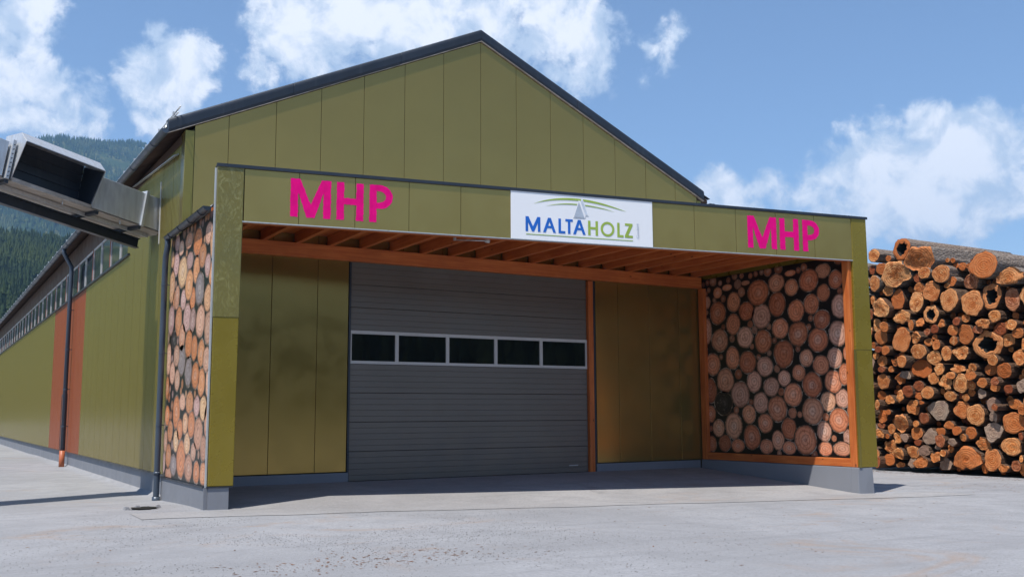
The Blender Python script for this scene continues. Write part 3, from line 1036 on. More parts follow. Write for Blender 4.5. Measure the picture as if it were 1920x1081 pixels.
# rear downpipe with its standpipe
PX, PY = HX0 - .14, 18.6
mb = MB()
mb.tube([(HX0 - EAVE - .06, PY, gz - .05), (HX0 - EAVE - .06, PY, gz - .2), (HX0 - EAVE + .02, PY, gz - .35), (PX, PY, gz - .65), (PX, PY, gz - .85), (PX, PY, .42)], .068, 14)
dp = mb.build('downpipe', PIPE, hall, smooth=True)
mb = MB()
mb.tube([(PX, PY, -.2), (PX, PY, .44)], .085, 14)
mb.build('standpipe', solid('orange_brown_standpipe', (.42, .12, .05)), dp, smooth=True)
for z in (1.2, 2.4, 3.7, 5.0):
    mb = MB()
    mb.tube([(PX, PY, z), (PX, PY, z + .04)], .08, 14)
    mb.box(PX, HX0 + .02, PY - .012, PY + .012, z + .008, z + .03)
    mb.build('pipe_clamp', PIPE, dp)

# sectional door
mb = MB()
mb.box(DOOR0 - .045, DOOR0 - .0, D - .01, D + .16, .1, DZT)
mb.build('door_jamb', ANTH, hall)
mb = MB()
mb.box(DOOR1 - .16, DOOR1 - .02, D - .03, D + .14, .1, DZT + .0)
mb.build('timber_jamb', TIMZ, hall, bevel=.008)
mb = MB()
mb.box(DOOR1 - .018, DOOR1 + .045, D - .012, D + .14, .1, DZT)
mb.build('door_jamb', ANTH, hall)
DX0, DX1, DB = DOOR0 + .012, DOOR1 - .17, .175
mb = MB()
mb.box(DX0, DX1, D + .12, D + .15, .1, DZT + .04)
door = mb.build('sectional_door', DARKIN, hall, label='grey ribbed sectional door with a row of five dark windows')
ZW0, ZW1 = 2.615, 3.325


def door_section(z0, z1):
    mb = MB()
    n = max(2, round((z1 - z0) / .121))
    h = (z1 - z0) / n
    yf_, yg = D + .055, D + .061
    pts = [(D + .11, z0 + .003), (yf_ + .006, z0 + .003)]
    for i in range(n):
        a = z0 + i * h
        lo = a + (.01 if i == 0 else .006)
        hi = a + h - (.01 if i == n - 1 else .006)
        pts += [(yf_, lo), (yf_, hi)]
        if i < n - 1:
            pts += [(yg, a + h - .0015), (yg, a + h + .0015)]
    pts += [(yf_ + .006, z1 - .003), (D + .11, z1 - .003)]
    mb.prism([(DX0 + .004, yv, zv) for yv, zv in pts], (DX1 - DX0 - .008, 0, 0))
    return mb.build('door_section', DOORG, door)


zs = [DB + (ZW0 - DB) * i / 4 for i in range(5)]
for a, c in zip(zs[:-1], zs[1:]):
    door_section(a, c)
zs = [ZW1 + (DZT - ZW1 + .03) * i / 3 for i in range(4)]
for a, c in zip(zs[:-1], zs[1:]):
    door_section(a, c)
wx = [DX0, 4.64, 5.87, 7.11, 8.34, DX1]
mb = MB()
yf_ = D + .045
mb.box(DX0, DX1, yf_, D + .11, ZW0 + .003, ZW0 + .065)
mb.box(DX0, DX1, yf_, D + .11, ZW1 - .075, ZW1 - .003)
for i, x in enumerate(wx):
    a, c = (x, x + .035) if i == 0 else ((x - .04, x) if i == 5 else (x - .04, x + .04))
    mb.box(a, c, yf_ + .002, D + .11, ZW0 + .065, ZW1 - .075)
mb.build('window_frame', FRAMEW, door)
for i in range(5):
    a = wx[i] + (.035 if i == 0 else .04)
    c = wx[i + 1] - .04
    mb = MB()
    mb.box(a, c, D + .075, D + .082, ZW0 + .065, ZW1 - .075)
    mb.build('pane', GLASS, door)
mb = MB()
mb.box(DX0, DX1, D + .05, D + .11, .11, DB)
mb.build('rubber_seal', DARKIN, door)
mb = MB()
mb.box(DX1 - .55, DX1 - .3, D + .045, D + .056, .33, .35)
mb.build('maker_plate', FRAMEW, door)

# ------------------------------------------------------------------ the entrance canopy
can = empty('entrance_canopy', (6.7, -.6, 0), 'wide olive entrance canopy with orange rafters and log pictures on its side walls', 'canopy')
H, ZF, ZC = 5.82, 4.85, .38
SX = -.04                         # outer face of the left side wall
# left post: two lengths of folded cladding
mb = MB()
mb.hexa([F(-.01, -.006, ZC), F(.4, -.006, ZC), F(.4, .3, ZC), F(-.01, .3, ZC), F(-.01, -.006, 3.2), F(.41, -.006, 3.2), F(.41, .3, 3.2), F(-.01, .3, 3.2)])
mb.build('post_cladding', OLIVE_POST, can, bevel=.012)
mb = MB()
mb.hexa([F(-.016, -.014, 3.19), F(.414, -.014, 3.19), F(.414, .3, 3.203), F(-.016, .3, 3.203), F(-.016, -.014, H), F(.43, -.014, H), F(.43, .3, H), F(-.016, .3, H)])
mb.build('post_cladding', FILM, can, bevel=.012, label='upper post cladding still under cloudy protective film')
mb = MB()
mb.box(SX - .006, SX + .03, .05, .07, ZC - .02, H - .05)
mb.build('corner_strip', GALV, can, bevel=.004)
# right post
mb = MB()
mb.hexa([F(13.345, -.006, ZC), F(13.84, -.006, ZC), F(13.84, .3, ZC), F(13.345, .3, ZC), F(13.39, -.006, 2.9), F(13.835, -.006, 2.9), F(13.835, .3, 2.9), F(13.39, .3, 2.9)])
mb.build('post_cladding', OLIVE_POST, can, bevel=.012)
mb = MB()
mb.hexa([F(13.39, -.012, 2.893), F(13.838, -.012, 2.893), F(13.838, .3, 2.903), F(13.39, .3, 2.903), F(13.435, -.012, H), F(13.83, -.012, H), F(13.83, .3, H), F(13.435, .3, H)])
mb.build('post_cladding', OLIVE_POST, can, bevel=.012)
mb = MB()
mb.fbox(13.335, 13.4, -.018, -.008, ZC, 2.9)
mb.build('corner_strip', OLIVE_SIDE, can)
# fascia panels
fs = [.437] + [1.378 + i for i in range(5)] + [6.4, 7.42, 8.434] + [9.434, 10.434, 11.434, 12.434, 13.43]
for a, c in zip(fs[:-1], fs[1:]):
    mb = MB()
    mb.fbox(a + .0035, c - .0035, 0, .05, ZF + .012, H - .002)
    mb.build('fascia_panel', OLIVE, can, bevel=.004)
mb = MB()
mb.fbox(.44, 13.42, .054, .07, ZF + .01, H - .01)
mb.build('fascia_backing', JOINT, can)
mb = MB()
mb.fbox(-.03, 13.86, -.032, .42, H, H + .022)
mb.fbox(-.03, 13.86, -.032, -.026, H - .035, H - .0005)
mb.build('cap_trim', ANTH, can)
mb = MB()
mb.fbox(.415, 13.43, -.014, .06, ZF - .006, ZF + .01)
mb.build('drip_trim', GALV, can)
# fascia box back and ends
mb = MB()
mb.fbox(.0, 13.8, .38, .41, 5.3, H - .004)
mb.build('parapet_back', ANTH, can)
mb = MB()
mb.fbox(.42, 13.36, .09, .25, ZF + .005, 5.25)
mb.build('front_beam', TIMX, can, bevel=.008)
# rear beam on the gable
mb = MB()
mb.box(.37, 13.15, D - .2, D - .035, 4.765, 5.05)
mb.build('rear_beam', TIMX, can, bevel=.01)
# rafters
x = .9
while x < 13.1:
    mb = MB()
    mb.box(x - .05, x + .05, yfront(x) + .265, D - .036, 5.052, 5.262)
    mb.build('rafter', TIMY, can, bevel=.006)
    x += .71
# deck and roof
mb = MB()
mb.prism([(.37, .3, 5.266), (13.5, yfront(13.5) + .3, 5.266), (13.5, D - .002, 5.266), (.37, D - .002, 5.266)], (0, 0, .03))
mb.build('ceiling_deck', TIMY, can)
mb = MB()
prof = []
xx = -.1
while xx < 13.5:
    prof += [(xx, 0), (xx + .1, 0), (xx + .13, .04), (xx + .2, .04), (xx + .23, 0)]
    xx += .23
for xv, dz in prof:
    zr = 5.31 - .15 * (1 - sm(xv, -.1, .6))
    mb.v += [(xv, yfront(xv) + .43, zr + dz), (xv, D - .02, zr + dz)]
mb.f = [(2 * i, 2 * i + 2, 2 * i + 3, 2 * i + 1) for i in range(len(prof) - 1)]
mb.m = [0] * len(mb.f)
mb.build('roof_sheet', GALV, can)
mb = MB()
mb.box(.0, .35, .36, .42, 5.05, 5.14)
mb.build('beam_end', TIMX, can)
# left side wall
mb = MB()
mb.box(SX + .012, .36, .3, D - .012, ZC, 5.045)
mb.build('side_wall', OLIVE, can)
mb = MB()
mb.box(SX - .02, .33, .05, D + .62, -.35, ZC - .022)
mb.prism([F(.0, .0, -.35), F(.33, .0, -.35), F(.33, .3, -.35), F(.0, .3, -.35)], (0, 0, ZC - .023 + .35))
mb.build('plinth', GREYP, can)
mb = MB()
mb.box(SX - .045, .37, .06, D + .63, ZC - .02, ZC - .004)
mb.fbox(-.03, .41, -.02, .2, ZC - .018, ZC - .002)
mb.build('base_drip', ANTH, can)


def log_print(name, text, X, facing, y0, y1, z0, z1, tones, wall):
    """board with a printed photograph: a flat sheet of discs 1.5 mm before the dark ground"""
    mb = MB()
    mb.box(min(X, X - facing * .02), max(X, X - facing * .02), y0, y1, z0, z1)
    board = mb.build('picture_board', PRINTBG, can, label=wall)
    V, Fc, UV, CO = [], [], [], []
    off = 0
    rr = random.Random(len(text))
    items = [it.split(',') for it in text.split('|')]
    taken = [tuple(map(float, q[:4])) for q in items]
    for _ in range(5000):         # small ends in the gaps of the picture
        q = rr.choice((.2, .16, .12, .09, .07))
        fy, fz = rr.uniform(y0 + q * .4, y1 - q * .4), rr.uniform(z0 + q * .3, z1 - q * .3)
        if all(math.hypot((fy - t[0]) / (t[2] + q), (fz - t[1]) / (t[3] + q)) > 1.0 for t in taken):
            taken.append((fy, fz, q, q))
            items.append([fy, fz, q, q, 'f'])
    for a in items:
        cy, cz, ry, rz = map(float, a[:4])
        ry, rz = max(ry, .03) * 1.12, rz * 1.12
        kind = a[4]
        if kind == 'g':
            tone = (.3, .25, .25)
        elif kind == 'b':
            tone = (.035, .028, .025)
        else:
            tone = tones[rr.randrange(len(tones))]
            k = rr.uniform(.75, 1.2) * (.55 if kind == 'f' else 1)
            tone = tuple(min(q * k, .8) for q in tone)
        n = 26
        ph = rr.random() * 9
        ring = []
        for i in range(n):
            an = 6.28318 * i / n
            k = 1 + .07 * noise.noise((math.cos(an) * 1.3 + ph, math.sin(an) * 1.3, ph * 3)) + rr.uniform(-.012, .012)
            ring.append((math.cos(an) * k, math.sin(an) * k))
        off += 1
        px = X + facing * (.0015 + .0006 * (off % 4))

        def clampp(u, v):
            return (px, min(max(cy + u * ry, y0 + .004), y1 - .004), min(max(cz + v * rz, z0 + .004), z1 - .004))

        base = len(V)
        V.append(clampp(0, 0))
        V += [clampp(u, v) for u, v in ring]
        for i in range(n):
            j = (i + 1) % n
            tri = (base, base + 1 + i, base + 1 + j) if facing > 0 else (base, base + 1 + j, base + 1 + i)
            Fc.append(tri)
            uvs = [(0, 0), (math.cos(6.28318 * i / n), math.sin(6.28318 * i / n)), (math.cos(6.28318 * j / n), math.sin(6.28318 * j / n))]
            UV += uvs if facing > 0 else [uvs[0], uvs[2], uvs[1]]
            CO += [(*tone, 1)] * 3
    me = bpy.data.meshes.new(name)
    me.from_pydata(V, [], Fc)
    ul = me.uv_layers.new(name='UVMap')
    ul.data.foreach_set('uv', np.array(UV, 'f').ravel())
    ca = me.color_attributes.new('tone', 'FLOAT_COLOR', 'CORNER')
    ca.data.foreach_set('color', np.array(CO, 'f').ravel())
    me.materials.append(PRINT)
    o = bpy.data.objects.new(name, me)
    COL.objects.link(o)
    o.parent = board
    return board


log_print('log_print', PRINT_L, SX - .001, -1, .06, D + .6, ZC, 5.04,
          [(.74, .33, .15), (.7, .26, .1), (.72, .42, .29), (.62, .32, .2), (.6, .38, .34), (.78, .44, .24)], 'sunlit picture board of stacked log ends on the outer left side')
log_print('log_print', PRINT_R, 13.25, -1, -2.12, 2.7, .56, 5.0,
          [(.76, .31, .17), (.7, .26, .13), (.78, .38, .23), (.58, .2, .1), (.74, .41, .29)], 'picture board of stacked log ends on the shaded inner right side')
# gutter and downpipe at the left side
gut = half_gutter('gutter', (SX - .1, .12, 5.1), (SX - .1, D + .52, 5.06), .075, ANTH, can, 4)
mb = MB()
px_, py_ = SX - .1, D + .52
mb.tube([(px_, py_ - .05, 5.06), (px_, py_ - .05, 4.86), (px_ - .01, py_ + .02, 4.7), (px_ - .01, py_ + .06, 4.5), (px_ - .01, py_ + .06, .02), (px_ - .01, py_ + .06, -.12)], .056, 14)
dp = mb.build('downpipe', PIPE, can, smooth=True)
mb = MB()
mb.tube([(px_ - .01, py_ + .06, -.14), (px_ - .01, py_ + .06, .0)], .075, 14)
mb.build('pipe_socket', PIPE, dp, smooth=True)
mb = MB()
mb.tube([(px_ - .01, py_ + .06, .42), (px_ - .01, py_ + .06, .47)], .066, 14)
mb.build('pipe_socket', PIPE, dp, smooth=True)
for z in (1.35, 2.75, 4.1):
    mb = MB()
    mb.tube([(px_ - .01, py_ + .06, z), (px_ - .01, py_ + .06, z + .03)], .064, 14)
    mb.box(px_, SX + .03, py_ + .052, py_ + .068, z + .006, z + .02)
    mb.build('pipe_clamp', PIPE, dp)
# right side wall with timber frame
mb = MB()
mb.box(13.272, 13.62, -1.95, D - .012, ZC, 5.2)
mb.build('side_wall', OLIVE_POST, can)
mb = MB()
xb = 13.1
mb.hexa([(xb - .03, -2.24, -.45), (13.5, -2.3, -.45), (13.66, -2.0, -.45), (xb - .03, -2.0, -.45), (xb + .03, -2.19, ZC - .003), (13.5, -2.26, ZC - .003), (13.66, -2.0, ZC - .003), (xb + .03, -2.0, ZC - .003)])
mb.hexa([(xb - .03, -1.999, -.45), (13.64, -1.999, -.45), (13.64, D - .04, -.45), (xb - .03, D - .04, -.45), (xb + .03, -1.999, ZC - .004), (13.64, -1.999, ZC - .004), (13.64, D - .04, ZC - .004), (xb + .03, D - .04, ZC - .004)])
mb.build('plinth', GREYP, can, bevel=.01)
for y0, y1, nm in ((-2.16, -1.98, 0), (D - .24, D - .045, 0)):
    mb = MB()
    mb.box(13.15, 13.3, y0, y1, ZC + .0, 4.76 if y0 > 0 else 5.04)
    mb.build('timber_post', TIMZ, can, bevel=.008)
mb = MB()
mb.box(13.16, 13.3, -1.978, D - .242, ZC + .004, .56)
mb.build('bottom_rail', TIMY, can, bevel=.008)
# strip lamp under the beam
mb = MB()
a, c = Vector(F(4.55, .9, 4.93)), Vector(F(5.0, .3, 4.84))
mb.tube([a, c], .014, 8)
lp = mb.build('lamp_arm', GALV, can, smooth=True)
mb = MB()
mb.tube([c - (c - a).normalized() * .03, c + (c - a).normalized() * .05], [.035, .045], 10)
mb.build('lamp_head', FRAMEW, lp, smooth=True)
mb = MB()
mb.fbox(4.53, 4.57, .86, .94, 4.92, 5.06)
mb.build('lamp_bracket', GALV, lp)


# sprayed lettering on the fascia
def rough_outline(pts, step=.022, jit=.0065, seed=1):
    rr = random.Random(seed)
    out = []
    for (a, b_), (c, d_) in zip(pts, pts[1:] + pts[:1]):
        L = math.hypot(c - a, d_ - b_)
        n = max(1, int(L / step))
        for i in range(n):
            t = i / n
            j = 0 if i == 0 else 1
            out.append((a + (c - a) * t + rr.uniform(-jit, jit) * j, b_ + (d_ - b_) * t + rr.uniform(-jit, jit) * j))
    return out


def letter_poly(name, pts, m, d, parent, thick=.002, label=None):
    mb = MB()
    P0 = [F(t, d, z) for t, z in pts]
    P1 = [F(t, d + thick, z) for t, z in pts]
    n = len(pts)
    mb.add(P0 + P1, [tuple(range(n))] + [(i, n + i, n + (i + 1) % n, (i + 1) % n) for i in range(n)])
    return mb.build(name, m, parent, label=label)


def ring_strip(name, outer, inner, m, d, parent, closed=True, label=None):
    mb = MB()
    n = len(outer)
    mb.v = [F(t, d, z) for t, z in outer] + [F(t, d, z) for t, z in inner]
    mb.f = [(i, (i + 1) % n, n + (i + 1) % n, n + i) for i in range(n if closed else n - 1)]
    mb.m = [0] * len(mb.f)
    return mb.build(name, m, parent, label=label)


def rr_jit(pts, seed, j=.006):
    q = random.Random(seed)
    return [(a + q.uniform(-j, j), b_ + q.uniform(-j, j)) for a, b_ in pts]


DP = -.0035
for g_, (m0, m1, h0, h1, p0, p1, z0, z1) in enumerate([(1.225, 1.94, 2.04, 2.53, 2.635, 3.07, 4.995, 5.685), (10.72, 11.45, 11.53, 12.02, 12.12, 12.56, 4.985, 5.675)]):
    hh = z1 - z0
    w = .135
    wm = m1 - m0
    mid = (m0 + m1) / 2
    M_ = [(m0, z0), (m0, z1), (m0 + .165, z1), (mid, z0 + .235), (m1 - .165, z1), (m1, z1), (m1, z0), (m1 - w, z0), (m1 - w, z1 - .23), (mid + .075, z0 + .0), (mid - .075, z0 + .0), (m0 + w, z1 - .23), (m0 + w, z0)]
    letter_poly('painted_letter', rough_outline(M_, seed=g_ * 9 + 1), MAGENTA, DP, can)
    zc = z0 + hh * .5
    H_ = [(h0, z0), (h0, z1), (h0 + w, z1), (h0 + w, zc + .06), (h1 - w, zc + .06), (h1 - w, z1), (h1, z1), (h1, z0), (h1 - w, z0), (h1 - w, zc - .06), (h0 + w, zc - .06), (h0 + w, z0)]
    letter_poly('painted_letter', rough_outline(H_, seed=g_ * 9 + 2), MAGENTA, DP, can)
    mb = MB()
    stem = rough_outline([(p0, z0), (p0, z1), (p0 + w, z1), (p0 + w, z0)], seed=g_ * 9 + 3)
    mb.add([F(t, DP, z) for t, z in stem], [tuple(range(len(stem)))])
    zl = z0 + hh * .36
    cz, R_ = (zl + z1) / 2, (z1 - zl) / 2
    ro, ri = p1 - p0 - w, p1 - p0 - w - .13
    outer, inner = [], []
    for i in range(25):
        a = math.pi / 2 - math.pi * i / 24
        kx = abs(math.cos(a)) ** .75
        outer.append((p0 + w + ro * kx, cz + R_ * math.sin(a)))
        inner.append((p0 + w + max(ri, 0) * kx, cz + (R_ - .115) * math.sin(a)))
    outer, inner = rr_jit(outer, g_ + 5), rr_jit(inner, g_ + 6)
    outer[0] = (p0 + w, outer[0][1])
    outer[-1] = (p0 + w, outer[-1][1])
    inner[0] = (p0 + w, inner[0][1])
    inner[-1] = (p0 + w, inner[-1][1])
    mb.add([F(t, DP, z) for t, z in outer + inner], [(i, i + 1, 25 + i + 1, 25 + i) for i in range(24)])
    mb.build('painted_letter', MAGENTA, can)

# ------------------------------------------------------------------ the company sign
sign = empty('company_sign', F(6.9, 0, ZF), 'white company sign with blue and green lettering on the canopy fascia', 'sign')
mb = MB()
mb.fbox(5.375, 8.44, -.022, -.004, ZF + .004, H - .003)
mb.build('sign_board', WHITE, sign, bevel=.003)
DS = -.0262
LZ0, LZ1 = 5.016, 5.305
LH = LZ1 - LZ0
st = .052


def A_(x0, x1):
    c = (x0 + x1) / 2
    k = st * 1.08
    zb, zt = LZ0 + .085, LZ0 + .13
    # outline walks round the letter and, through a hair-thin slit, round its eye
    sl = (x1 - c - .018) / LH
    xi = lambda z, s: c + s * ((x1 - k - c) * (1 - (z - LZ0) / (LH - .085)))
    return [(x0, LZ0), (c - .03, LZ1), (c + .03, LZ1), (x1, LZ0), (x1 - k, LZ0), (xi(zb, 1), zb), (c + .0006, zb), (c + .0006, zt), (xi(zt, 1), zt), (c, LZ1 - .075), (xi(zt, -1), zt), (c - .0006, zt), (c - .0006, zb), (xi(zb, -1), zb), (x0 + k, LZ0)]


def M_sign(x0, x1):
    c = (x0 + x1) / 2
    return [(x0, LZ0), (x0, LZ1), (x0 + .062, LZ1), (c, LZ0 + .1), (x1 - .062, LZ1), (x1, LZ1), (x1, LZ0), (x1 - st, LZ0), (x1 - st, LZ1 - .115), (c + .022, LZ0), (c - .022, LZ0), (x0 + st, LZ1 - .115), (x0 + st, LZ0)]


letter_poly('sign_letter', M_sign(5.673, 5.98), BLUE, DS, sign)
letter_poly('sign_letter', A_(6.036, 6.308), BLUE, DS, sign)
letter_poly('sign_letter', [(6.362, LZ0), (6.362, LZ1), (6.362 + st, LZ1), (6.362 + st, LZ0 + st * .9), (6.505, LZ0 + st * .9), (6.505, LZ0)], BLUE, DS, sign)
letter_poly('sign_letter', [(6.563, LZ0), (6.563, LZ1 - st * .9), (6.51, LZ1 - st * .9), (6.51, LZ1), (6.668, LZ1), (6.668, LZ1 - st * .9), (6.615, LZ1 - st * .9), (6.615, LZ0)], BLUE, DS, sign)
letter_poly('sign_letter', A_(6.674, 6.943), BLUE, DS, sign)
h0, h1, zc = 6.998, 7.212, (LZ0 + LZ1) / 2
letter_poly('sign_letter', [(h0, LZ0), (h0, LZ1), (h0 + st, LZ1), (h0 + st, zc + .023), (h1 - st, zc + .023), (h1 - st, LZ1), (h1, LZ1), (h1, LZ0), (h1 - st, LZ0), (h1 - st, zc - .023), (h0 + st, zc - .023), (h0 + st, LZ0)], GREEN, DS, sign)
oc, ow, oh = 7.423, .152, .148
ang = [6.28318 * i / 36 for i in range(36)]
ring_strip('sign_letter', [(oc + ow * math.cos(a), zc + oh * math.sin(a)) for a in ang], [(oc + (ow - .05) * math.cos(a), zc + (oh - .046) * math.sin(a)) for a in ang], GREEN, DS, sign)
letter_poly('sign_letter', [(7.638, LZ0), (7.638, LZ1), (7.638 + st, LZ1), (7.638 + st, LZ0 + st * .9), (7.777, LZ0 + st * .9), (7.777, LZ0)], GREEN, DS, sign)
z_ = st * .9
letter_poly('sign_letter', [(7.806, LZ0), (7.806, LZ0 + z_ * .9), (7.905, LZ1 - z_), (7.812, LZ1 - z_), (7.812, LZ1), (7.982, LZ1), (7.982, LZ1 - z_ * .9), (7.882, LZ0 + z_), (7.986, LZ0 + z_), (7.986, LZ0)], GREEN, DS, sign)
letter_poly('underline', [(5.681, 4.953), (5.681, 4.967), (7.986, 4.967), (7.986, 4.953)], GREEN, DS, sign)


def arc_mark(pts, wmax):
    xs = [q[0] for q in pts]
    zs = [q[1] for q in pts]
    co = np.polyfit(xs, zs, 5)
    T = np.linspace(xs[0], xs[-1], 40)
    Zt = np.polyval(co, T)
    w = wmax * np.sin(np.linspace(0.02, math.pi - .02, 40)) ** .8
    ring_strip('logo_arc', list(zip(T, Zt)), list(zip(T, Zt - w)), GREEN, DS, sign, closed=False)


arc_mark([(5.849, 5.563), (6.086, 5.646), (6.316, 5.698), (6.583, 5.724), (6.799, 5.727), (6.944, 5.722), (7.216, 5.69), (7.492, 5.635), (7.844, 5.545)], .044)
arc_mark([(6.103, 5.532), (6.315, 5.585), (6.564, 5.615), (6.761, 5.622), (6.942, 5.615), (7.215, 5.59), (7.582, 5.515)], .024)
letter_poly('logo_peak_edge', [(6.677, 5.345), (6.803, 5.70), (6.84, 5.67), (6.872, 5.765), (7.012, 5.398), (6.948, 5.398), (6.932, 5.345)], WHITE, DS - .0022, sign)
letter_poly('logo_peak', [(6.845, 5.66), (6.871, 5.735), (6.992, 5.41), (6.942, 5.41)], GREYL, DS - .0044, sign)
letter_poly('logo_peak', [(6.695, 5.356), (6.803, 5.66), (6.916, 5.36)], GREYV, DS - .0066, sign)
# small upright GmbH
fc = bpy.data.curves.new('small_text', 'FONT')
fc.body = 'GmbH'
fc.size = .105
fc.space_character = 1.12
to = bpy.data.objects.new('small_text_curve', fc)
COL.objects.link(to)
bpy.context.view_layer.update()
me = bpy.data.meshes.new_from_object(to)
bpy.data.objects.remove(to)
me.name = 'small_text'
me.materials.clear()
me.materials.append(GREYV)
wtext = max(v.co.x for v in me.vertices)
for v in me.vertices:
    x_, y_ = v.co.x * (.3 / wtext), v.co.y
    v.co = F(8.128 - y_ * .82, DS, 5.01 + x_)
to = bpy.data.objects.new('small_text', me)
COL.objects.link(to)
to.parent = sign
to.location = -sign.location

# ------------------------------------------------------------------ the chip conveyor into the side wall
AX = Vector((-1, -.45, .17)).normalized()
SD = Vector((.41, -.912, 0)).normalized()
UP = AX.cross(SD).normalized()
if UP.z < 0:
    UP = -UP
P0 = Vector((.05, 5.1, 5.49))
conv = empty('conveyor_duct', (-4.5, 3.1, 0), 'galvanised conveyor duct with open hood running into the hall side wall', 'conveyor')


def K(k, s, u):
    return P0 + AX * k + SD * s + UP * u


def kbox(mb, k0, k1, s0, s1, u0, u1, mi=0):
    return mb.hexa([K(k0, s0, u0), K(k1, s0, u0), K(k1, s1, u0), K(k0, s1, u0), K(k0, s0, u1), K(k1, s0, u1), K(k1, s1, u1), K(k0, s1, u1)], mi)


for k0, k1 in ((-.1, .45), (.47, 1.62)):
    mb = kbox(MB(), k0, k1, -.9, 0, 0, .7)
    mb.build('duct_section', GALV, conv, bevel=.01)
for k in (.46, 3.42, 6.6):
    mb = kbox(MB(), k - .035, k + .035, -.95, .05, -.03, .75)
    mb.build('flange', GALV, conv, bevel=.006)
mb = kbox(MB(), 3.5, 6.55, -.9, 0, 0, .7)
mb.build('duct_section', GALV, conv, bevel=.01)
mb = kbox(MB(), 6.65, 9.4, -.9, 0, 0, .7)
mb.build('duct_section', GALV, conv, bevel=.01)
# hood: sheet metal shell, open towards the yard and downwards
t_ = .012
mb = MB()


def plate(mb, a, b_, c, d, off):
    o = Vector(off)
    mb.hexa([a, b_, c, d, a + o, b_ + o, c + o, d + o])


kl, kr, HB = 3.33, 1.66, -.5
plate(mb, K(kr, HB, .95), K(kl, HB, .95), K(kl, .05, .93), K(kr, .05, .93), UP * t_)                     # top
plate(mb, K(kr, .05, .93), K(kl, .05, .93), K(kl, .3, .72), K(kr, .3, .72), UP * t_)                       # sloping brow
plate(mb, K(kr, HB, .0), K(kl, HB, .0), K(kl, .02, .0), K(kr, .02, .0), UP * -t_)                        # floor
sl = [K(kl, HB, .0), K(kl, .02, .0), K(kl, .3, .72), K(kl, .05, .93), K(kl, HB, .95)]
mb.prism(sl, AX * t_)
sr_ = [K(kr, HB, .0), K(kr, .02, .0), K(kr, .3, .72), K(kr, .05, .93), K(kr, HB, .95)]
mb.prism(sr_, AX * -t_)
hood = mb.build('hood', GALV, conv)
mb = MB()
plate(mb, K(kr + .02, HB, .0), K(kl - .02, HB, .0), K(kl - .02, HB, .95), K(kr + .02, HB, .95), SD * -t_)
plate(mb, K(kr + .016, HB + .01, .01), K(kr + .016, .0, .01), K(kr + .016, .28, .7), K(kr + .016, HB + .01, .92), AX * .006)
mb.build('hood_shade_plate', ANTH, hood)  # dark inner plates put the hood's inside shade into the colour
mb = MB()
for u in (.2, .38, .56, .74):
    kbox(mb, kr + .03, kl - .03, HB + .004, HB + .03, u, u + .05)
mb.build('hood_rib', ANTH, hood)
mb = kbox(MB(), kr, kl, .0, .05, -.05, .03)
mb.build('hood_lip', BROWNST, hood)
mb = kbox(MB(), -.1, 9.4, -.88, -.02, -.028, -.016)
mb.build('floor_plate', BROWNST, conv)
for k in (.5, 1.5, 3.4, 4.6, 6.0):
    mb = kbox(MB(), k - .04, k + .04, -.9, .0, -.1, -.03)
    mb.build('cross_bearer', ANTH, conv)
for s0 in (-.7,):
    mb = MB()
    kbox(mb, .02, 9.4, s0 - .07, s0 + .07, -.125, -.105)
    kbox(mb, .02, 9.4, s0 - .012, s0 + .012, -.3, -.125)
    kbox(mb, .02, 9.4, s0 - .07, s0 + .07, -.32, -.3)
    mb.build('steel_beam', ANTH, conv)
mb = MB()
kbox(mb, .02, 9.4, -.4, -.36, -.11, -.04)
mb.build('cable_tray', GALV, conv)
mb = kbox(MB(), .02, 1.64, -.97, -.92, .62, .86)
mb.build('side_rail', ANTH, conv)
mb = kbox(MB(), 1.66, 3.4, -.9, HB - .02, .0, .7)
mb.build('duct_section', GALV, conv, bevel=.01)
mb = kbox(MB(), 3.46, 9.4, -.97, -.92, .62, .86)
mb.build('side_rail', ANTH, conv)
# bolts on the flange in view
mb = MB()
for i in range(8):
    c = K(3.42, .055, .02 + i * .09)
    mb.tube([c, c + SD * .012], .012, 6)
mb.build('flange_bolt', ANTH, conv)
for k in (.9, 2.2):
    c = K(k, -.1, -.03)
    mb = MB()
    mb.tube([c, c - Vector((0, 0, .09))], .014, 6)
    mb.build('hanger_bolt', GALV, conv)
for s0 in (-.95, .05):
    q = K(8.6, s0, -.38)
    mb = MB()
    mb.box(q.x - .08, q.x + .08, q.y - .08, q.y + .08, -.1, q.z + .02)
    mb.build('support_leg', ANTH, conv)
# collar plate where the duct meets the wall
mb = MB()
mb.box(HX0 - .014, HX0 + .0, 4.98, 5.03, 5.2, 6.55)
mb.build('wall_collar', FRAMEW, conv)

# ------------------------------------------------------------------ the log pile
ORD = ('first second third fourth fifth sixth seventh eighth ninth tenth eleventh twelfth thirteenth fourteenth fifteenth sixteenth seventeenth eighteenth nineteenth twentieth '
       'twenty-first twenty-second twenty-third twenty-fourth twenty-fifth twenty-sixth twenty-seventh twenty-eighth twenty-ninth thirtieth').split()
logs = []
for it in LOGS.split('|'):
    a = it.split(',')
    y, z, ry, rz = map(float, a[:4])
    logs.append([y, z, max(ry, .05), max(rz, .05), a[4], random.uniform(-.1, .1) if random.random() < .8 else random.uniform(-.25, .2), 'seen'])
G0 = -.14
for L in logs:
    L[2] *= 1.06
    L[3] *= 1.06
    L[1] = max(L[1], G0 + L[3] * .95)


def free(y, z, r, tol=.94):
    return all(math.hypot((y - L[0]) / (L[2] + r), (z - L[1]) / (L[3] + r)) > tol for L in logs)


top_at = interp([(-6, 5.2), (-3.2, 5.7), (-1.3, 5.75), (0, 6.1), (1.5, 6.45), (3.2, 6.5), (4.6, 6.2), (7, 5.4)])
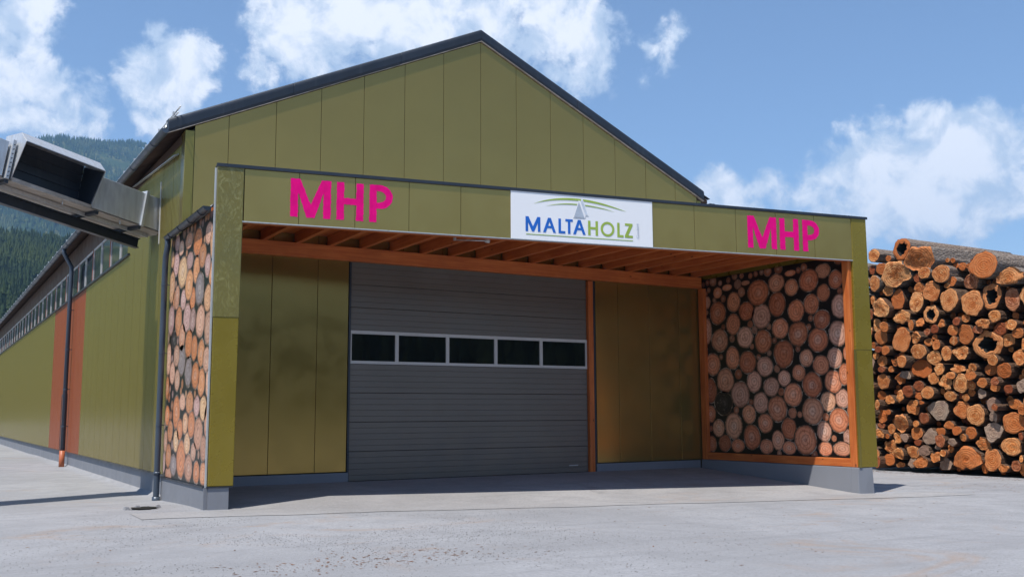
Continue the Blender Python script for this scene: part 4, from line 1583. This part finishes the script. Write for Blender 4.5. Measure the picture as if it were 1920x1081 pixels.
# more logs where the pile goes on beyond the frame and behind the canopy, and slim ones set back in the gaps
for lo, hi, n in ((-2.6, -1.45, 190), (3.15, 4.3, 900)):
    for _ in range(n):
        r = random.choice((.4, .33, .28, .24, .2, .16))
        y, z = random.uniform(lo, hi), random.uniform(G0 + r * .9, 6.4)
        if z + r < top_at(y) and free(y, z, r):
            logs.append([y, z, r, r * random.uniform(.9, 1.1), random.choice('nnnnsdw'), random.uniform(-.25, .25), 'beyond'])
for _ in range(2600):
    r = random.choice((.12, .1, .085, .075, .065))
    y, z = random.uniform(-1.5, 3.2), random.uniform(G0 + r, 6.1)
    if z + r < top_at(y) - .3 and free(y, z, r, .9) and len(logs) < 299:
        logs.append([y, z, r, r, random.choice('nnnd'), random.uniform(.2, .55), 'gap'])


def make_log(L):
    y, z, ry, rz, kind, dx, _ = L[:7]
    rr = random.Random(int(y * 1000) * 7919 + int(z * 1000))
    r = (ry + rz) / 2
    length = rr.uniform(4.3, 5.2)
    n = 40 if r > .14 else 26
    rough = {'n': .075, 'd': .08, 'k': .08, 'h': .1, 's': .17, 'w': .15}[kind]
    ph = rr.random() * 50
    prof = []
    for i in range(n):
        a = 6.28318 * i / n
        k = 1 + rough * 2.6 * noise.fractal((math.cos(a) * 1.1 + ph, math.sin(a) * 1.1, ph), 1, 2, 4)
        if kind in 'ws':          # broken, flattened sides
            for q in range(2):
                c = math.cos(a - ph - q * 2.4)
                lim = .78 + .1 * q
                if c * k > lim:
                    k = lim / c
        prof.append((math.cos(a) * ry * k, math.sin(a) * rz * k))
    rings = [0, .12, .5, 1.2, 2.2, 3.4, length]
    tilt, tilz = rr.uniform(-.03, .03), rr.uniform(-.012, .012)
    lean = rr.uniform(-.12, .12) * (1.5 if kind == 's' else 1)
    leanz = rr.uniform(-.14, .14)
    V = []
    for j, X in enumerate(rings):
        tp = 1 - .03 * X
        jn = .03 if j else 0
        for i, (py, pz) in enumerate(prof):
            w = 1 + jn * noise.noise((py * 9 + ph, pz * 9, X * 2.0))
            x0 = X + (lean * py + leanz * pz + .1 * rough * r * noise.noise((py * 14, pz * 14, ph))) * (1 if j == 0 else (.9 if j == 1 else 0))
            V.append((x0, py * tp * w + tilt * X, pz * tp * w + tilz * X))
    Fc = [(j * n + i, j * n + (i + 1) % n, (j + 1) * n + (i + 1) % n, (j + 1) * n + i) for j in range(len(rings) - 1) for i in range(n)]
    Fc.append(tuple(range((len(rings) - 1) * n, len(rings) * n)))
    me = bpy.data.meshes.new('log')
    me.from_pydata(V, [], [f[::-1] for f in Fc])
    me.materials.append(BARKT if z > 5.0 else BARK)
    me.polygons.foreach_set('use_smooth', [True] * len(me.polygons))
    o = bpy.data.objects.new('log', me)
    COL.objects.link(o)
    o.location = (20.5 + dx, y, z)
    # the sawn face: rings of vertices with a little relief; a hollow log has a rotten hole
    hole = kind == 'h'
    fr = [.965, .88, .76, .62, .47, .32, .16] if not hole else [.965, .82, .66, .56]
    CV, CF = [], []
    for f in fr:
        for i, (py, pz) in enumerate(prof):
            k = f
            if hole and f < .7:
                k = f * (1 + .35 * noise.noise((py * 8 + ph, pz * 8, 2)))
            if kind == 's':
                dep = .3 * r * noise.noise((py * k * 2.2 / r * .3 + ph, pz * k * 2.2 / r * .3, 7)) * (1 if f < .96 else .5) + .02 * noise.noise((py * k * 14, pz * k * 14, ph))
            else:
                dep = .012 * noise.noise((py * k * 12 + ph, pz * k * 12, 7)) * (1 if f < .96 else 0)
            CV.append((lean * py * k + leanz * pz * k - .004 + dep, py * k, pz * k))
    m = len(fr)
    CF = [(j * n + i, j * n + (i + 1) % n, (j + 1) * n + (i + 1) % n, (j + 1) * n + i) for j in range(m - 1) for i in range(n)]
    if hole:
        b0 = len(CV)
        for i in range(n):
            q = CV[(m - 1) * n + i]
            CV.append((.7, q[1] * .8, q[2] * .8))
        CF += [((m - 1) * n + i, (m - 1) * n + (i + 1) % n, b0 + (i + 1) % n, b0 + i) for i in range(n)]
        CF.append(tuple(range(b0, b0 + n)))
    else:
        CV.append((-.004, 0, 0))
        CF += [((m - 1) * n + i, (m - 1) * n + (i + 1) % n, len(CV) - 1) for i in range(n)]
    # rim joins the bark
    b0 = len(CV)
    CV += [(V[i][0] + .012, V[i][1] * .995, V[i][2] * .995) for i in range(n)]
    CF += [(b0 + i, b0 + (i + 1) % n, (i + 1) % n, i) for i in range(n)]
    me = bpy.data.meshes.new('cut_end')
    me.from_pydata(CV, [], [f[::-1] for f in CF])
    me.materials.append({'d': CUTD, 'w': CUTW}.get(kind, CUT))
    me.polygons.foreach_set('use_smooth', [True] * len(me.polygons))
    if hole:
        me.materials.append(DARKIN)
        for p in me.polygons:
            if min(CV[v][0] for v in p.vertices) > .1 or max(CV[v][0] for v in p.vertices) > .6:
                p.material_index = 1
    c = bpy.data.objects.new('cut_end', me)
    COL.objects.link(c)
    c.parent = o
    return o


course = {}
for L in logs:
    if L[6] != 'beyond':
        course.setdefault(int((L[1] - G0) / .43), []).append(L)
for ci, ls in course.items():
    ls.sort(key=lambda q: -q[0])
    for j, L in enumerate(ls):
        L.append((ci, j))
LOOK = {'n': 'round orange', 'd': 'shaded reddish', 'k': 'cracked orange', 'h': 'hollow rotten', 's': 'ragged split', 'w': 'grey weathered'}
ncourse = max(course) + 1
for L in logs:
    r = (L[2] + L[3]) / 2
    size = 'slim' if r < .1 else 'small' if r < .15 else 'medium' if r < .21 else 'large' if r < .31 else 'huge'
    o = make_log(L)
    if L[6] == 'beyond':
        o['label'] = 'log where the pile runs on out of the picture'
        o['group'] = 'logs of the pile out of the picture'
    else:
        ci, j = L[7]
        if ci == ncourse - 1:
            place = 'on top of the pile, %s from the green post' % ORD[j]
        else:
            place = '%s from the green post in the %s course up' % (ORD[j], ORD[ci])
        o['label'] = '%s %s log, %s' % (size, LOOK[L[4]], place)
        o['group'] = 'logs stacked in the timber pile'
    o['category'] = 'log'

# ------------------------------------------------------------------ small things on the yard
hole = empty('drain_hole', (-.83, .9, ground_z(-.83, .9)), 'small dark broken hole in the asphalt before the left post', 'hole')
mb = MB()
rr = random.Random(3)
pts = []
for i in range(18):
    a = 6.28318 * i / 18
    k = 1 + rr.uniform(-.2, .2)
    pts.append((-.83 + .22 * k * math.cos(a), .9 + .24 * k * math.sin(a)))
zz = ground_z(-.83, .9)
mb.add([(x, y, zz + .022) for x, y in pts] + [(-.83 + (x + .83) * .8, .9 + (y - .9) * .8, zz + .018) for x, y in pts], [tuple(range(18, 36))] + [(i, (i + 1) % 18, 18 + (i + 1) % 18, 18 + i) for i in range(18)])
mb.build('dark_hole_patch', DARKIN, hole)  # flat dark patch on the asphalt, the hole's inner shade put into its colour
mb = MB()
for i in range(4):
    a = rr.random() * 6.28
    q = rr.uniform(.2, .3)
    x, y = -.83 + q * math.cos(a), .9 + q * math.sin(a)
    s = rr.uniform(.03, .06)
    mb.hexa([(x - s, y - s, zz), (x + s, y - s * .6, zz), (x + s * .7, y + s, zz), (x - s, y + s * .8, zz), (x - s * .6, y - s * .6, zz + .05), (x + s * .5, y - s * .4, zz + .045), (x + s * .4, y + s * .5, zz + .05), (x - s * .7, y + s * .4, zz + .04)])
mb.build('broken_rim', ASPHALT, hole)


def scatter(name, spots, smin, smax, flat, mat, label):
    V, Fc = [], []
    for x, y in spots:
        s = random.uniform(smin, smax)
        z = ground_z(x, y) + .004
        a = random.random() * 6.28
        ca, sa = math.cos(a), math.sin(a)
        el = random.uniform(1, 1.6) if flat > .3 else random.uniform(1.5, 4)
        b0 = len(V)
        for px, py, pz in ((-el, 0, .2), (0, -1, .1), (el, 0, .2), (0, 1, .15), (0, 0, 1), (0, 0, -.4)):
            px, py, pz = px * s * random.uniform(.7, 1.2), py * s * random.uniform(.7, 1.2), pz * s * flat
            V.append((x + px * ca - py * sa, y + px * sa + py * ca, z + pz))
        Fc += [(b0 + i, b0 + (i + 1) % 4, b0 + 4) for i in range(4)] + [(b0 + (i + 1) % 4, b0 + i, b0 + 5) for i in range(4)]
    me = bpy.data.meshes.new(name)
    me.from_pydata(V, [], Fc)
    me.materials.append(mat)
    o = bpy.data.objects.new(name, me)
    COL.objects.link(o)
    tag(o, label, kind='stuff')


def in_yard(x, y):
    return not (x > -.15 and y > yfront(x) - .1 and x < 14) and y < 30


sp = []
for _ in range(8000):
    x, y = random.gauss(.8, 2.4), random.gauss(-4.6, 2.2)
    if noise.noise((x * .5, y * .5, 9)) > -.12 and in_yard(x, y):
        sp.append((x, y))
for _ in range(3500):
    x, y = random.uniform(-8, 20), random.uniform(-12, 3)
    if in_yard(x, y) and noise.noise((x * .35, y * .35, 1)) > .0:
        sp.append((x, y))
PEB = painted('grey_gravel_stone', (.2, .195, .195), .85, .35, .2)
scatter('gravel', sp, .003, .0085, .7, PEB, 'loose grey grit and small stones on the yard')
CHIP = painted('brown_bark_chip', (.16, .075, .035), .9, .4, .1)
sp = [(20.35 - abs(random.gauss(0, .45)), random.uniform(-4, 4.5)) for _ in range(700)] + [(random.gauss(17.5, 1.4), random.gauss(-2.8, .8)) for _ in range(160)]
sp += [(random.gauss(.1, .9), random.gauss(-6.7, .35)) for _ in range(250)] + [(random.uniform(-5, 14), random.uniform(-9, -2.6)) for _ in range(160)]
sp = [q for q in sp if in_yard(*q)]
scatter('bark_debris', sp, .004, .013, .3, CHIP, 'brown bark scraps scattered over the yard and at the pile foot')

# ------------------------------------------------------------------ the air
mb = MB()
mb.box(-3600, 3900, -400, 3900, -60, 760)
hz = mb.build('haze', None or [], None)
hm = bpy.data.materials.new('pale_valley_haze')
hm.use_nodes = True
ht = hm.node_tree
ht.nodes.clear()
ho = ht.nodes.new('ShaderNodeOutputMaterial')
hv = ht.nodes.new('ShaderNodeVolumePrincipled')
hv.inputs['Color'].default_value = (.32, .6, 1.0, 1)
hv.inputs['Density'].default_value = HAZE
hv.inputs['Anisotropy'].default_value = .2
ht.links.new(hv.outputs['Volume'], ho.inputs['Volume'])
hz.data.materials.append(hm)
tag(hz, 'thin bluish valley haze before the mountain', kind='stuff')
